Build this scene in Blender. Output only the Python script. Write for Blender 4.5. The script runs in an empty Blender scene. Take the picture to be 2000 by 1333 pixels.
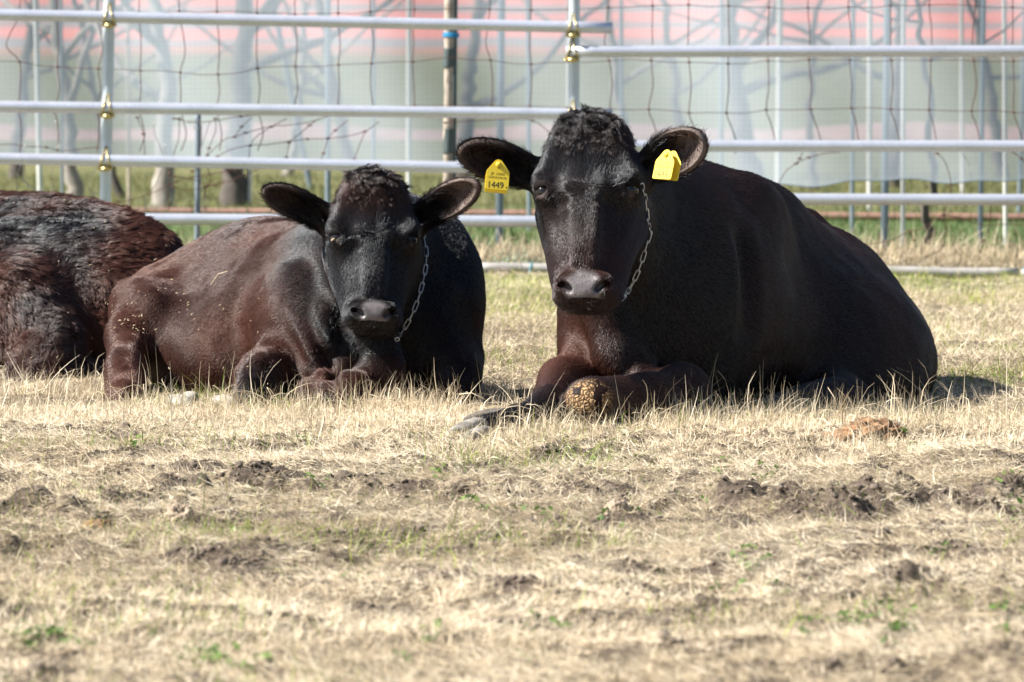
import bpy, bmesh, math, os, random
import numpy as np
from mathutils import Vector, Matrix
from mathutils.bvhtree import BVHTree
QUICK = ''
S = bpy.context.scene
R = math.radians
rng = np.random.default_rng(7)
random.seed(7)

# ------------------------------------------------------------------ camera, sky, sun, exposure
FPX, W_, H_ = 11200.0, 2000.0, 1333.0
CAM = Vector((0, -14.0, 0.9)); PITCH = math.atan((H_/2-80)/FPX)
cd = bpy.data.cameras.new('camera'); cam = bpy.data.objects.new('camera', cd); S.collection.objects.link(cam)
cam.location = CAM; cam.rotation_euler = (R(90)-PITCH, 0, 0)
cd.sensor_width = 36; cd.lens = FPX/W_*36; cd.clip_end = 2000; cd.clip_start = 0.5
cd.dof.use_dof = True; cd.dof.focus_distance = 13.5; cd.dof.aperture_fstop = 10.0
S.camera = cam
SUN_EL, SUN_AZ = R(44), R(10)                     # light travels to the right and a little away from the lens
world = bpy.data.worlds.new('World'); S.world = world; world.use_nodes = True
wn = world.node_tree.nodes; bg = wn['Background']; sky = wn.new('ShaderNodeTexSky')
sky.sky_type = 'NISHITA'; sky.sun_disc = False; sky.sun_elevation = SUN_EL; sky.sun_rotation = R(-90)-SUN_AZ
world.node_tree.links.new(sky.outputs[0], bg.inputs[0]); bg.inputs[1].default_value = 0.05
sl = bpy.data.lights.new('sun', 'SUN'); so = bpy.data.objects.new('sun', sl); S.collection.objects.link(so)
sl.energy = 5.0; sl.angle = R(0.5); sl.color = (1.0, 0.95, 0.87)
sdir = Vector((math.cos(SUN_EL)*math.cos(SUN_AZ), math.cos(SUN_EL)*math.sin(SUN_AZ), -math.sin(SUN_EL)))
so.rotation_euler = sdir.to_track_quat('-Z', 'Y').to_euler(); so.location = (-6, -3, 8)
S.view_settings.view_transform = 'Standard'; S.view_settings.look = 'None'
S.view_settings.exposure = 1.28; S.view_settings.gamma = 1.0
S.cycles.use_denoising = True
S.cycles.max_bounces = 8; S.cycles.transparent_max_bounces = 24

def P(px, py, d):
    """point of the world seen at photo pixel (px,py) standing at depth y = d"""
    x, yv = (px-W_/2)/FPX, (H_/2-py)/FPX
    c, s = math.cos(PITCH), math.sin(PITCH)
    v = (x, c+yv*s, -s+yv*c)
    t = (d-CAM.y)/v[1]
    return np.array((CAM.x+v[0]*t, d, CAM.z+v[2]*t))
def G(px, py, z=0.0):
    x, yv = (px-W_/2)/FPX, (H_/2-py)/FPX
    c, s = math.cos(PITCH), math.sin(PITCH)
    v = (x, c+yv*s, -s+yv*c)
    t = (z-CAM.z)/v[2]
    return np.array((v[0]*t, CAM.y+v[1]*t, z))
def nrm(v):
    v = np.asarray(v, float); return v/max(np.linalg.norm(v), 1e-9)

# ------------------------------------------------------------------ noise
def _h(ix, iy, iz, seed):
    n = (ix.astype(np.int64)*374761393 + iy.astype(np.int64)*668265263 + iz.astype(np.int64)*2147483647 + seed*974634777) & 0xffffffff
    n = ((n ^ (n >> 13))*1274126177) & 0xffffffff
    n = n ^ (n >> 16)
    return (n & 0xffff)/32767.5-1.0
def vnoise(p, f=1.0, seed=0):
    q = np.asarray(p, float)*f
    if q.shape[-1] == 2: q = np.concatenate([q, np.zeros(q.shape[:-1]+(1,))], -1)
    i = np.floor(q).astype(np.int64); t = q-i; t = t*t*t*(t*(t*6-15)+10)
    r = 0
    for a in (0, 1):
        for b in (0, 1):
            for c in (0, 1):
                w = (t[..., 0] if a else 1-t[..., 0])*(t[..., 1] if b else 1-t[..., 1])*(t[..., 2] if c else 1-t[..., 2])
                r = r+w*_h(i[..., 0]+a, i[..., 1]+b, i[..., 2]+c, seed)
    return r
def fbm(p, f, o=4, seed=0, g=0.5):
    r, a = 0, 1.0
    for k in range(o):
        r = r+a*vnoise(p, f*(2.03**k), seed+k*17); a *= g
    return r

# ------------------------------------------------------------------ object helpers
def link(o, parent=None):
    S.collection.objects.link(o)
    if parent is not None: o.parent = parent
    return o
def tag(o, label=None, cat=None, group=None, kind=None):
    if label: o['label'] = label
    if cat: o['category'] = cat
    if group: o['group'] = group
    if kind: o['kind'] = kind
    return o
def empty(name, loc, label, cat, group=None):
    o = bpy.data.objects.new(name, None); o.location = Vector(loc); o.empty_display_size = .1
    link(o); return tag(o, label, cat, group)
def mesh_np(name, V, Fc, mat, parent=None, smooth=True, origin=None, attrs=None):
    """V (n,3), Fc (m,k) all faces with k corners"""
    V = np.asarray(V, np.float32)
    if origin is not None: V = V-np.asarray(origin, np.float32)
    me = bpy.data.meshes.new(name); Fc = np.asarray(Fc, np.int32)
    me.vertices.add(len(V)); me.vertices.foreach_set('co', V.ravel())
    k = Fc.shape[1]
    me.loops.add(Fc.size); me.loops.foreach_set('vertex_index', Fc.ravel())
    me.polygons.add(len(Fc)); me.polygons.foreach_set('loop_start', np.arange(0, Fc.size, k, dtype=np.int32))
    me.polygons.foreach_set('loop_total', np.full(len(Fc), k, np.int32))
    me.polygons.foreach_set('use_smooth', np.full(len(Fc), smooth))
    me.update(calc_edges=True)
    for n, a in (attrs or {}).items():
        a = np.asarray(a, np.float32)
        if a.ndim == 1:
            at = me.attributes.new(n, 'FLOAT', 'POINT'); at.data.foreach_set('value', a)
        else:
            at = me.attributes.new(n, 'FLOAT_COLOR', 'POINT'); at.data.foreach_set('color', a.ravel())
    me.materials.append(mat)
    o = bpy.data.objects.new(name, me); link(o, parent)
    if origin is not None and parent is None: o.location = Vector(origin)
    return o

class MB:
    """collects tubes, boxes and blobs and builds them as one mesh"""
    def __init__(s): s.V, s.F = [], []
    def add(s, V, F):
        b = len(s.V); s.V += [tuple(v) for v in V]; s.F += [tuple(i+b for i in f) for f in F]
    def tube(s, pts, r, n=10, cap=True, hollow=False):
        pts = [Vector(p) for p in pts]; r = r if hasattr(r, '__len__') else [r]*len(pts)
        V, F = [], []; prev = None
        for i, p in enumerate(pts):
            t = (pts[min(i+1, len(pts)-1)]-pts[max(i-1, 0)]).normalized()
            if prev is None:
                a = t.orthogonal().normalized()
            else:
                a = (prev-t*prev.dot(t)).normalized()
            prev = a; b = t.cross(a)
            for k in range(n):
                an = 2*math.pi*k/n; V.append(p+(a*math.cos(an)+b*math.sin(an))*r[i])
        for i in range(len(pts)-1):
            for k in range(n):
                F.append((i*n+k, i*n+(k+1) % n, (i+1)*n+(k+1) % n, (i+1)*n+k))
        if hollow:
            t = (pts[-1]-pts[-2]).normalized(); m = len(V); e = (len(pts)-1)*n
            for k in range(n): V.append(pts[-1]+(V[e+k]-pts[-1])*0.88)
            for k in range(n): V.append(pts[-1]-t*0.08+(V[e+k]-pts[-1])*0.88)
            for k in range(n):
                k2 = (k+1) % n
                F.append((e+k, e+k2, m+k2, m+k)); F.append((m+k, m+k2, m+n+k2, m+n+k))
            F.append(tuple(m+n+k for k in range(n))); F.append(tuple(range(n))[::-1])
        elif cap:
            F.append(tuple(range(n))[::-1]); F.append(tuple((len(pts)-1)*n+k for k in range(n)))
        s.add(V, F); return s
    def blob(s, c, r, rot=None, seg=16, rings=10, f=None):
        c = Vector(c); V, F = [], []
        for i in range(rings+1):
            th = math.pi*i/rings
            for k in range(seg):
                ph = 2*math.pi*k/seg
                v = Vector((math.sin(th)*math.cos(ph), math.sin(th)*math.sin(ph), math.cos(th)))
                if f: v = f(v)
                v = Vector((v.x*r[0], v.y*r[1], v.z*r[2]))
                if rot: v = rot @ v
                V.append(c+v)
        for i in range(rings):
            for k in range(seg): F.append((i*seg+k, (i+1)*seg+k, (i+1)*seg+(k+1) % seg, i*seg+(k+1) % seg))
        s.add(V, F); return s
    def build(s, name, mat, parent=None, origin=None, smooth=True):
        me = bpy.data.meshes.new(name)
        off = Vector(origin) if origin is not None else (parent.location if parent is not None else Vector((0, 0, 0)))
        if parent is not None and parent.parent is not None: off = parent.parent.location
        me.from_pydata([Vector(v)-off for v in s.V], [], s.F); me.materials.append(mat)
        if smooth:
            me.polygons.foreach_set('use_smooth', [True]*len(me.polygons))
        me.update()
        o = bpy.data.objects.new(name, me); link(o, parent)
        if origin is not None and parent is None: o.location = off
        return o

# ------------------------------------------------------------------ materials
def mat(name):
    m = bpy.data.materials.new(name); m.use_nodes = True
    nt = m.node_tree; return m, nt, nt.nodes['Principled BSDF']
def N(nt, t, **kw):
    n = nt.nodes.new(t)
    for k, v in kw.items():
        if k.startswith('_'): setattr(n, k[1:], v)
        else: n.inputs[k].default_value = v
    return n
def ramp(nt, fac, stops):
    r = nt.nodes.new('ShaderNodeValToRGB'); nt.links.new(fac, r.inputs[0])
    while len(r.color_ramp.elements) < len(stops): r.color_ramp.elements.new(.5)
    for e, (p, c) in zip(r.color_ramp.elements, stops):
        e.position = p; e.color = (*c, 1)
    return r.outputs[0]
def simple(name, col, rough=.5, metal=0.0, nscale=0, nstr=.25, bump=0):
    m, nt, b = mat(name); b.inputs['Roughness'].default_value = rough; b.inputs['Metallic'].default_value = metal
    if nscale:
        tc = N(nt, 'ShaderNodeTexCoord'); no = N(nt, 'ShaderNodeTexNoise', Scale=nscale, Detail=6.0)
        nt.links.new(tc.outputs['Object'], no.inputs['Vector'])
        c1 = tuple(c*(1-nstr) for c in col); c2 = tuple(min(1, c*(1+nstr)) for c in col)
        nt.links.new(ramp(nt, no.outputs[0], [(.3, c1), (.7, c2)]), b.inputs['Base Color'])
        if bump:
            bp = N(nt, 'ShaderNodeBump', Strength=bump, Distance=.004); nt.links.new(no.outputs[0], bp.inputs['Height']); nt.links.new(bp.outputs[0], b.inputs['Normal'])
    else: b.inputs['Base Color'].default_value = (*col, 1)
    return m
M = {}
# galvanised steel tube: bright zinc with faint spangle and stains
def galv(name, col, metal, rough, streak=.12):
    m, nt, b = mat(name)
    tc = N(nt, 'ShaderNodeTexCoord'); n1 = N(nt, 'ShaderNodeTexNoise', Scale=9.0, Detail=8.0); n2 = N(nt, 'ShaderNodeTexVoronoi', Scale=160.0)
    nt.links.new(tc.outputs['Object'], n1.inputs['Vector']); nt.links.new(tc.outputs['Object'], n2.inputs['Vector'])
    c = ramp(nt, n1.outputs[0], [(.3, tuple(x*(1-streak) for x in col)), (.6, col)])
    nt.links.new(c, b.inputs['Base Color'])
    mr = N(nt, 'ShaderNodeMapRange', **{'To Min': rough-.07, 'To Max': rough+.12}); nt.links.new(n2.outputs['Distance'], mr.inputs[0]); nt.links.new(mr.outputs[0], b.inputs['Roughness'])
    b.inputs['Metallic'].default_value = metal
    return m
M['rail'] = galv('galvanised_steel', (.74, .77, .86), .62, .30)
M['post'] = galv('galvanised_post', (.62, .70, .76), .5, .38)
M['gold'] = galv('yellow_passivated_steel', (.62, .50, .22), .9, .3, .3)
M['gold_dark'] = simple('pipe_bore', (.02, .02, .02), .8)
M['pipe'] = galv('weathered_pipe', (.44, .42, .40), .15, .55, .35)
M['rustwire'] = simple('rusty_wire', (.10, .04, .03), .7, .3, 60, .4)
M['wire'] = simple('bare_wire', (.45, .44, .42), .45, .6, 60, .2)
M['wood'] = simple('weathered_wood', (.38, .33, .27), .85, 0, 30, .35, .5)
M['greenpipe'] = simple('green_coated_pipe', (.07, .12, .13), .5, 0, 10, .2)
M['darkgreen'] = simple('dark_sleeve', (.06, .085, .085), .6, 0, 10, .2)
M['blue'] = simple('blue_twine', (.02, .28, .55), .6, 0, 90, .3)
M['teal'] = simple('teal_twine', (.02, .25, .30), .6, 0, 90, .3)
M['yellow'] = simple('yellow_plastic', (.88, .66, .045), .35, 0, 40, .06)
M['ink'] = simple('black_ink', (.05, .045, .02), .6)
M['inkfaint'] = simple('worn_ink', (.30, .22, .03), .6)
M['chain'] = galv('chain_steel', (.72, .76, .80), .6, .3, .15)
M['hoof'] = simple('hoof_horn', (.27, .245, .215), .6, 0, 38, .6, .6)
M['hoofdark'] = simple('mud_caked_hoof', (.13, .11, .09), .8, 0, 45, .45, .6)
M['dung'] = simple('dry_dung', (.22, .125, .065), .95, 0, 75, .6, 1.0)
M['barkpale'] = simple('pale_bark', (.30, .27, .24), .9, 0, 14, .35, .6)
M['barkdark'] = simple('dark_bark', (.10, .085, .075), .9, 0, 14, .4, .6)
M['postwhite'] = simple('white_orchard_pipe', (.66, .66, .64), .45, .1, 6, .12)
M['postgrey'] = simple('grey_orchard_pipe', (.20, .25, .30), .5, .2, 6, .15)
M['hose'] = simple('terracotta_pipe', (.22, .12, .09), .7, 0, 3, .25)
# soil and turf, blended by where the ground lies
def ground_mat():
    m, nt, b = mat('pasture_soil'); L = nt.links.new
    ge = N(nt, 'ShaderNodeNewGeometry'); pos = ge.outputs['Position']
    n1 = N(nt, 'ShaderNodeTexNoise', Scale=3.0, Detail=9.0, Roughness=.65); L(pos, n1.inputs['Vector'])
    n2 = N(nt, 'ShaderNodeTexNoise', Scale=70.0, Detail=5.0, Roughness=.7); L(pos, n2.inputs['Vector'])
    dry = ramp(nt, n2.outputs[0], [(.30, (.04, .031, .024)), (.48, (.14, .11, .08)), (.66, (.34, .28, .20)), (.82, (.52, .44, .33))])
    a = N(nt, 'ShaderNodeAttribute', _attribute_name='bare')
    mx0 = N(nt, 'ShaderNodeMix', _data_type='RGBA'); L(a.outputs['Fac'], mx0.inputs[0]); L(dry, mx0.inputs[6])
    L(ramp(nt, n2.outputs[0], [(.3, (.030, .023, .018)), (.7, (.15, .115, .09))]), mx0.inputs[7])
    gr = ramp(nt, n1.outputs[0], [(.3, (.045, .085, .025)), (.5, (.085, .14, .045)), (.7, (.17, .17, .07))])
    ol = ramp(nt, n1.outputs[0], [(.3, (.085, .10, .04)), (.5, (.145, .15, .065)), (.7, (.24, .20, .10))])
    g1 = N(nt, 'ShaderNodeAttribute', _attribute_name='green'); g2 = N(nt, 'ShaderNodeAttribute', _attribute_name='olive'); g3 = N(nt, 'ShaderNodeAttribute', _attribute_name='redsoil')
    m1 = N(nt, 'ShaderNodeMix', _data_type='RGBA'); L(g1.outputs['Fac'], m1.inputs[0]); L(mx0.outputs[2], m1.inputs[6]); L(gr, m1.inputs[7])
    m2 = N(nt, 'ShaderNodeMix', _data_type='RGBA'); L(g2.outputs['Fac'], m2.inputs[0]); L(m1.outputs[2], m2.inputs[6]); L(ol, m2.inputs[7])
    # hillside beyond: beds of red soil between grey furrows
    sp = N(nt, 'ShaderNodeSeparateXYZ'); L(pos, sp.inputs[0])
    n3 = N(nt, 'ShaderNodeTexNoise', Scale=.35, Detail=6.0); L(pos, n3.inputs['Vector'])
    ad = N(nt, 'ShaderNodeMath', _operation='MULTIPLY_ADD'); L(n3.outputs[0], ad.inputs[0]); ad.inputs[1].default_value = .30; L(sp.outputs['Z'], ad.inputs[2])
    fr = N(nt, 'ShaderNodeMath', _operation='MULTIPLY'); L(ad.outputs[0], fr.inputs[0]); fr.inputs[1].default_value = 17.0
    si = N(nt, 'ShaderNodeMath', _operation='SINE'); L(fr.outputs[0], si.inputs[0])
    mr = N(nt, 'ShaderNodeMapRange', **{'From Min': -1.0, 'From Max': 1.0}); L(si.outputs[0], mr.inputs[0])
    red = ramp(nt, mr.outputs[0], [(.22, (.26, .24, .24)), (.42, (.60, .21, .18)), (.9, (.70, .23, .19))])
    m3 = N(nt, 'ShaderNodeMix', _data_type='RGBA'); L(g3.outputs['Fac'], m3.inputs[0]); L(m2.outputs[2], m3.inputs[6]); L(red, m3.inputs[7])
    L(m3.outputs[2], b.inputs['Base Color']); b.inputs['Roughness'].default_value = .95
    b.inputs['Specular IOR Level'].default_value = .2
    bp = N(nt, 'ShaderNodeBump', Strength=.8, Distance=.012); L(n2.outputs[0], bp.inputs['Height']); L(bp.outputs[0], b.inputs['Normal'])
    return m
M['ground'] = ground_mat()
def blade_mat(name, stops, trans=.25, rough=.6):
    m, nt, b = mat(name); L = nt.links.new
    a = N(nt, 'ShaderNodeAttribute', _attribute_name='rnd')
    c = ramp(nt, a.outputs['Fac'], stops); L(c, b.inputs['Base Color']); b.inputs['Roughness'].default_value = rough
    b.inputs['Specular IOR Level'].default_value = .3
    tr = N(nt, 'ShaderNodeBsdfTranslucent'); L(c, tr.inputs[0]); mx = N(nt, 'ShaderNodeMixShader', Fac=trans)
    L(b.outputs[0], mx.inputs[1]); L(tr.outputs[0], mx.inputs[2]); L(mx.outputs[0], nt.nodes['Material Output'].inputs[0])
    return m
M['straw'] = blade_mat('dry_grass_blades', [(0, (.12, .095, .07)), (.22, (.30, .24, .165)), (.55, (.60, .49, .33)), (.85, (.77, .66, .48)), (1, (.84, .75, .59))])
M['green'] = blade_mat('fresh_grass_blades', [(0, (.09, .15, .02)), (.5, (.20, .30, .03)), (1, (.42, .46, .08))])
M['orchardgreen'] = blade_mat('orchard_turf_blades', [(0, (.05, .085, .025)), (.5, (.11, .14, .045)), (1, (.22, .20, .08))])
M['clod'] = simple('earth_clods', (.14, .11, .085), .95, 0, 60, .6, .8)
M['weed'] = blade_mat('weed_leaves', [(0, (.05, .11, .02)), (.6, (.11, .20, .04)), (1, (.20, .29, .07))])
M['pale'] = blade_mat('frosted_weed', [(0, (.14, .24, .14)), (1, (.45, .55, .42))])

# ------------------------------------------------------------------ ground
def height(p):
    """height of the pasture at points p (n,2)"""
    x, y = p[..., 0], p[..., 1]
    h = .018*fbm(p, .9, 2, 3)+.014*fbm(p, 3.1, 3, 11)
    lump = fbm(p, 9.0, 3, 23); h = h+.008*lump
    pit = np.clip(fbm(p, 6.0, 3, 41)-.45, 0, 1)
    near = 1/(1+np.exp((y+.9)*4))                       # poached ground is in front of the cows
    rg = 1-np.abs(fbm(p, 7.0, 3, 61)); cl = np.clip(fbm(p, 1.1, 2, 63)+.55, .15, 1.2)
    h = h-.05*pit*near+near*cl*(1.0*.018*fbm(p, 14, 2, 9)+.022*(rg-.6)+.016*vnoise(p, 29, 12)+.009*vnoise(p, 52, 13))
    h = h*(1-.65*np.exp(-((y-.1)/.9)**2))
    h = h+.016*np.exp(-((y+.98)/.20)**2)*np.clip((x-.28)*4, 0, 1)*(1+.5*vnoise(p, 3.5, 15))+.006*np.exp(-((y+.62)/.22)**2)*np.clip(-(x+.02)*5, 0, 1)*(1+.6*vnoise(p, 4, 16))
    h = h+.05*np.exp(-((y-8.9)/.55)**2)+.02*np.exp(-((y-8.9)/.8)**2)*fbm(p, 3, 3, 77)
    far = np.clip(y-9.6, 0, None)
    h = h-.0*far
    h = np.where(y > 9.6, h*np.exp(-far*.5), h)
    hill = np.clip(y-85, 0, None)
    h = h+hill*.06
    return h
def bare(p):
    y = p[..., 1]; near = 1/(1+np.exp((y+1.0)*3))
    band = np.exp(-((y+2.6)/1.5)**2)
    return np.clip((.35*fbm(p, 2.2, 2, 91)+.16*band+1.0*fbm(p, 9, 3, 55)-.42)*2.2, 0, 1)*near
def axis(segs):
    out = []
    for a, b, st in segs: out.append(np.arange(a, b, st))
    out.append([segs[-1][1]]); return np.concatenate(out)
def build_ground():
    f = .05 if QUICK else .0125
    xs = axis([(-400, -60, 34), (-60, -8, 4), (-8, -2.4, .4), (-2.4, 2.4, f), (2.4, 8, .4), (8, 60, 4), (60, 400, 34)])
    ys = axis([(-16, -7, .3), (-7, 1.5, f*1.2), (1.5, 10, f*2.4), (10, 30, .5), (30, 120, 3), (120, 400, 14)])
    X, Y = np.meshgrid(xs, ys, indexing='ij'); p = np.stack([X.ravel(), Y.ravel()], -1)
    Z = height(p); nx, ny = len(xs), len(ys)
    idx = np.arange(nx*ny).reshape(nx, ny)
    Fc = np.stack([idx[:-1, :-1], idx[1:, :-1], idx[1:, 1:], idx[:-1, 1:]], -1).reshape(-1, 4)
    y = p[:, 1]; nz = fbm(p, .8, 3, 5)
    sm = lambda a, b, v: np.clip((v-a)/(b-a), 0, 1)
    green = sm(9.3, 10.2, y+.3*nz)*1.0
    green = np.maximum(green, np.clip(.75*np.exp(-((y-6.6)/1.6)**2)*(nz+.55), 0, .8))
    olive = sm(15.2, 17.5, y+.8*nz)
    o = mesh_np('ground', np.column_stack([p, Z]), Fc, M['ground'], attrs=dict(bare=bare(p), green=green, olive=olive, redsoil=sm(95, 99, y)))
    tag(o, kind='structure'); o['label'] = 'trampled pasture of dry grass and bare soil'
build_ground()

# ------------------------------------------------------------------ grass blades as ribbons
def ribbons(base, az, length, width, lift, curl, rnd, name, m, label, nseg=3, kind='stuff', droop=0.0):
    n = len(base); az = az[:, None]
    t = np.linspace(0, 1, nseg+1)[None, :]
    el = lift[:, None]-(droop+curl[:, None])*t*1.6                  # elevation of the blade along its run
    ds = (length/nseg)[:, None]
    a2 = az+curl[:, None]*t*1.3
    cx = np.cumsum(np.cos(el)*np.cos(a2), 1)*ds; cy = np.cumsum(np.cos(el)*np.sin(a2), 1)*ds; cz = np.cumsum(np.sin(el), 1)*ds
    cx = np.concatenate([np.zeros((n, 1)), cx[:, :-1]], 1); cy = np.concatenate([np.zeros((n, 1)), cy[:, :-1]], 1); cz = np.concatenate([np.zeros((n, 1)), cz[:, :-1]], 1)
    C = np.stack([cx, cy, np.maximum(cz, -.004)], -1)+base[:, None, :]
    ang = rng.uniform(0, math.pi, (n, 1)); w = width[:, None]*(1-.85*t**2)*.5
    side = np.stack([-np.sin(a2)*np.cos(ang), np.cos(a2)*np.cos(ang), np.sin(ang)*np.ones_like(t)*.8], -1)*w[..., None]
    V = np.stack([C-side, C+side], 2).reshape(-1, 3)
    k = nseg+1; b = (np.arange(n)*2*k)[:, None]
    q = np.array([[2*i, 2*i+1, 2*i+3, 2*i+2] for i in range(nseg)])
    Fc = (b[:, :, None]+q[None]).reshape(-1, 4)
    o = mesh_np(name, V, Fc, m, smooth=True, attrs=dict(rnd=np.repeat(rnd, 2*k)))
    tag(o, label, 'grass', kind=kind); return o
def scatter(n, y0, y1, pad=.15):
    """points on the ground the lens can see, evenly per square metre"""
    D0, D1 = y0+14, y1+14
    D = np.sqrt(rng.uniform(D0**2, D1**2, n)); x = rng.uniform(-1, 1, n)*(D*1000/FPX+pad)
    return np.stack([x, D-14], -1)
def on_ground(p): return np.column_stack([p, height(p)])
K = .12 if QUICK else 1.0
def grass():
    # lying litter over the poached foreground
    p = scatter(int(900000*K), -6.9, -.2); b = bare(p); cl = vnoise(p, 14, 66)*.5+.5
    gp_ = vnoise(p*[1, .55], 34, 67)*.5+.5
    keep = rng.uniform(0, 1, len(p)) < (1-.78*b)*(.28+.80*cl**1.3)*(.18+1.05*gp_); p = p[keep]; n = len(p)
    comb = 2.6+1.2*fbm(p, .8, 2, 8)
    az = np.where(rng.uniform(0, 1, n) < .55, comb+rng.normal(0, .55, n), rng.uniform(0, 6.3, n))
    tone = np.clip(.70+.22*fbm(p, 2.0, 3, 71)+.18*vnoise(p, 17, 72)+rng.normal(0, .26, n)-.35*bare(p), 0, 1)
    ribbons(on_ground(p)+[0, 0, .003], az, rng.gamma(3, .0062, n)+.007, rng.uniform(.0007, .0019, n), rng.gamma(2, .17, n)-.03, rng.normal(0, .5, n), tone,
            'dry_grass', M['straw'], 'trampled dry straw coloured grass lying over the foreground soil')
    # crumbled clods of earth where the turf is trodden open
    q = scatter(int(90000*K), -6.8, -.7); q = q[rng.uniform(0, 1, len(q)) < .02+.45*bare(q)**1.5+.20*(vnoise(q, 9, 68) > .42)]; n = len(q)
    D8 = np.array([(1, 0, 0), (0, 1, 0), (-1, 0, 0), (0, -1, 0), (0, 0, 1), (0, 0, -1), (.6, .6, .6), (-.6, .6, .6), (-.6, -.6, .6), (.6, -.6, .6)])
    FT = np.array([(0, 1, 6), (1, 2, 7), (2, 3, 8), (3, 0, 9), (6, 4, 9), (7, 4, 6), (8, 4, 7), (9, 4, 8), (0, 6, 9), (1, 7, 6), (2, 8, 7), (3, 9, 8), (1, 0, 5), (2, 1, 5), (3, 2, 5), (0, 3, 5)])
    sz = rng.gamma(3, .0013, n)+.0012
    V = (D8[None]*rng.uniform(.65, 1.3, (n, 10, 1))+rng.normal(0, .12, (n, 10, 3)))*sz[:, None, None]*[1, 1, .8]+on_ground(q)[:, None]
    tag(mesh_np('soil_clods', V.reshape(-1, 3), ((np.arange(n)*10)[:, None, None]+FT[None]).reshape(-1, 3), M['clod'], smooth=True), 'small crumbled clods of dark earth where the pasture is trodden open', 'soil', kind='stuff')
    # lying and half standing grass round and behind the cows
    p = scatter(int(230000*K), -.9, 8.6, .3); n = len(p)
    tone = np.clip(.62+.22*fbm(p, 1.5, 3, 72)+rng.normal(0, .20, n), 0, 1)
    ribbons(on_ground(p), rng.uniform(0, 6.3, n), (rng.gamma(4, .0075, n)+.010)*np.where(p[:, 1] < 1.2, .50, 1)*np.where((p[:, 1] > 6.9) & (p[:, 1] < 7.9), .42, 1), rng.uniform(.0012, .003, n), rng.gamma(3, .15, n), rng.normal(0, .6, n), tone,
            'dry_grass', M['straw'], 'matted dry grass the cows lie on reaching back to the fence')
    # standing wisps along the front of the cows
    P1 = []
    for cx, cy, sx, k in ((1345, 822, 50, 900), (1280, 835, 60, 420), (1110, 848, 60, 200), (790, 808, 70, 900), (870, 815, 60, 420), (720, 808, 60, 350), (560, 808, 110, 500), (430, 812, 60, 350), (300, 812, 80, 420),
                          (60, 775, 70, 420), (170, 780, 60, 350), (1540, 828, 60, 760), (1450, 830, 60, 480), (1690, 884, 70, 260), (930, 886, 60, 300), (1000, 868, 50, 260), (1640, 832, 70, 420), (1750, 825, 60, 480), (1900, 815, 90, 500), (1020, 815, 50, 200), (1060, 856, 50, 300), (960, 780, 50, 250)):
        g = G(cx, cy); m_ = int(k*(.3 if QUICK else 1)); q = np.stack([rng.normal(g[0], sx/800*.55, m_), rng.normal(g[1], .10, m_)], -1); P1.append(q)
    P1.append(np.stack([rng.uniform(-1.5, 1.5, 3500), rng.normal(-.75, .22, 3500)], -1))
    P1.append(np.stack([rng.uniform(.32, 1.15, 2200), rng.normal(-.98, .09, 2200)], -1))
    p = np.concatenate(P1); n = len(p)
    big = np.where(rng.uniform(0, 1, n) < .16, 1.6, 1.0)
    ribbons(on_ground(p)-[0, 0, .003], rng.uniform(0, 6.3, n), (rng.gamma(5, .0085, n)+.009)*big, rng.uniform(.0010, .0021, n)*big, rng.normal(1.0, .4, n), rng.normal(0, 1.05, n), np.clip(rng.normal(.72, .18, n), 0, 1),
            'standing_grass', M['straw'], 'curled pale grass wisps standing along the front of the lying cows', nseg=5)
    # fresh green blades, in patches; yellow green in front of the fence
    p = scatter(int(150000*K), -6.8, 9.6, .3); v = fbm(p, 1.6, 3, 131); y = p[:, 1]
    w = np.clip(v+.05, 0, 1)*.9*(y < 3)+np.clip(v+.45, 0, 1)*1.3*(y > 2.5)*np.exp(-((y-6.2)/2.0)**2)+.012
    p = p[rng.uniform(0, 1, len(p)) < w]; n = len(p)
    ribbons(on_ground(p), rng.uniform(0, 6.3, n), rng.gamma(4, .008, n)+.01, rng.uniform(.001, .0024, n), rng.normal(.8, .35, n), rng.normal(0, .5, n), np.clip(rng.normal(.5, .25, n)+.3*(p[:, 1] > 3), 0, 1),
            'green_grass', M['green'], 'thin fresh green grass coming up through the dry pasture')
    # rough dry tussocks on the bank under the pipe fence
    p = np.stack([rng.uniform(-2.3, 2.3, int(26000*K)), rng.normal(8.75, .42, int(26000*K))], -1); p = p[rng.uniform(0, 1, len(p)) < .35+.6*np.clip(fbm(p, 3, 2, 14)+.3, 0, 1)]; n = len(p)
    ribbons(on_ground(p), rng.uniform(0, 6.3, n), rng.gamma(4, .016, n)+.02, rng.uniform(.002, .005, n), rng.normal(.9, .4, n), rng.normal(0, .5, n), np.clip(rng.normal(.5, .25, n), 0, 1),
            'bank_grass', M['straw'], 'rough dry tussock grass on the bank under the pipe fence', nseg=4)
    p = np.stack([rng.uniform(-9, 9, int(60000*K)), rng.uniform(9.6, 24, int(60000*K))], -1); n = len(p)
    ribbons(on_ground(p), rng.uniform(0, 6.3, n), rng.gamma(4, .010, n)+.012, rng.uniform(.004, .009, n), rng.normal(1.1, .35, n), rng.normal(0, .4, n), np.clip(rng.normal(.2, .2, n)+.5*(p[:, 1] > 16), 0, 1),
            'orchard_grass', M['orchardgreen'], 'short green turf of the orchard beyond the pipe fence', nseg=2)
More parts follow.
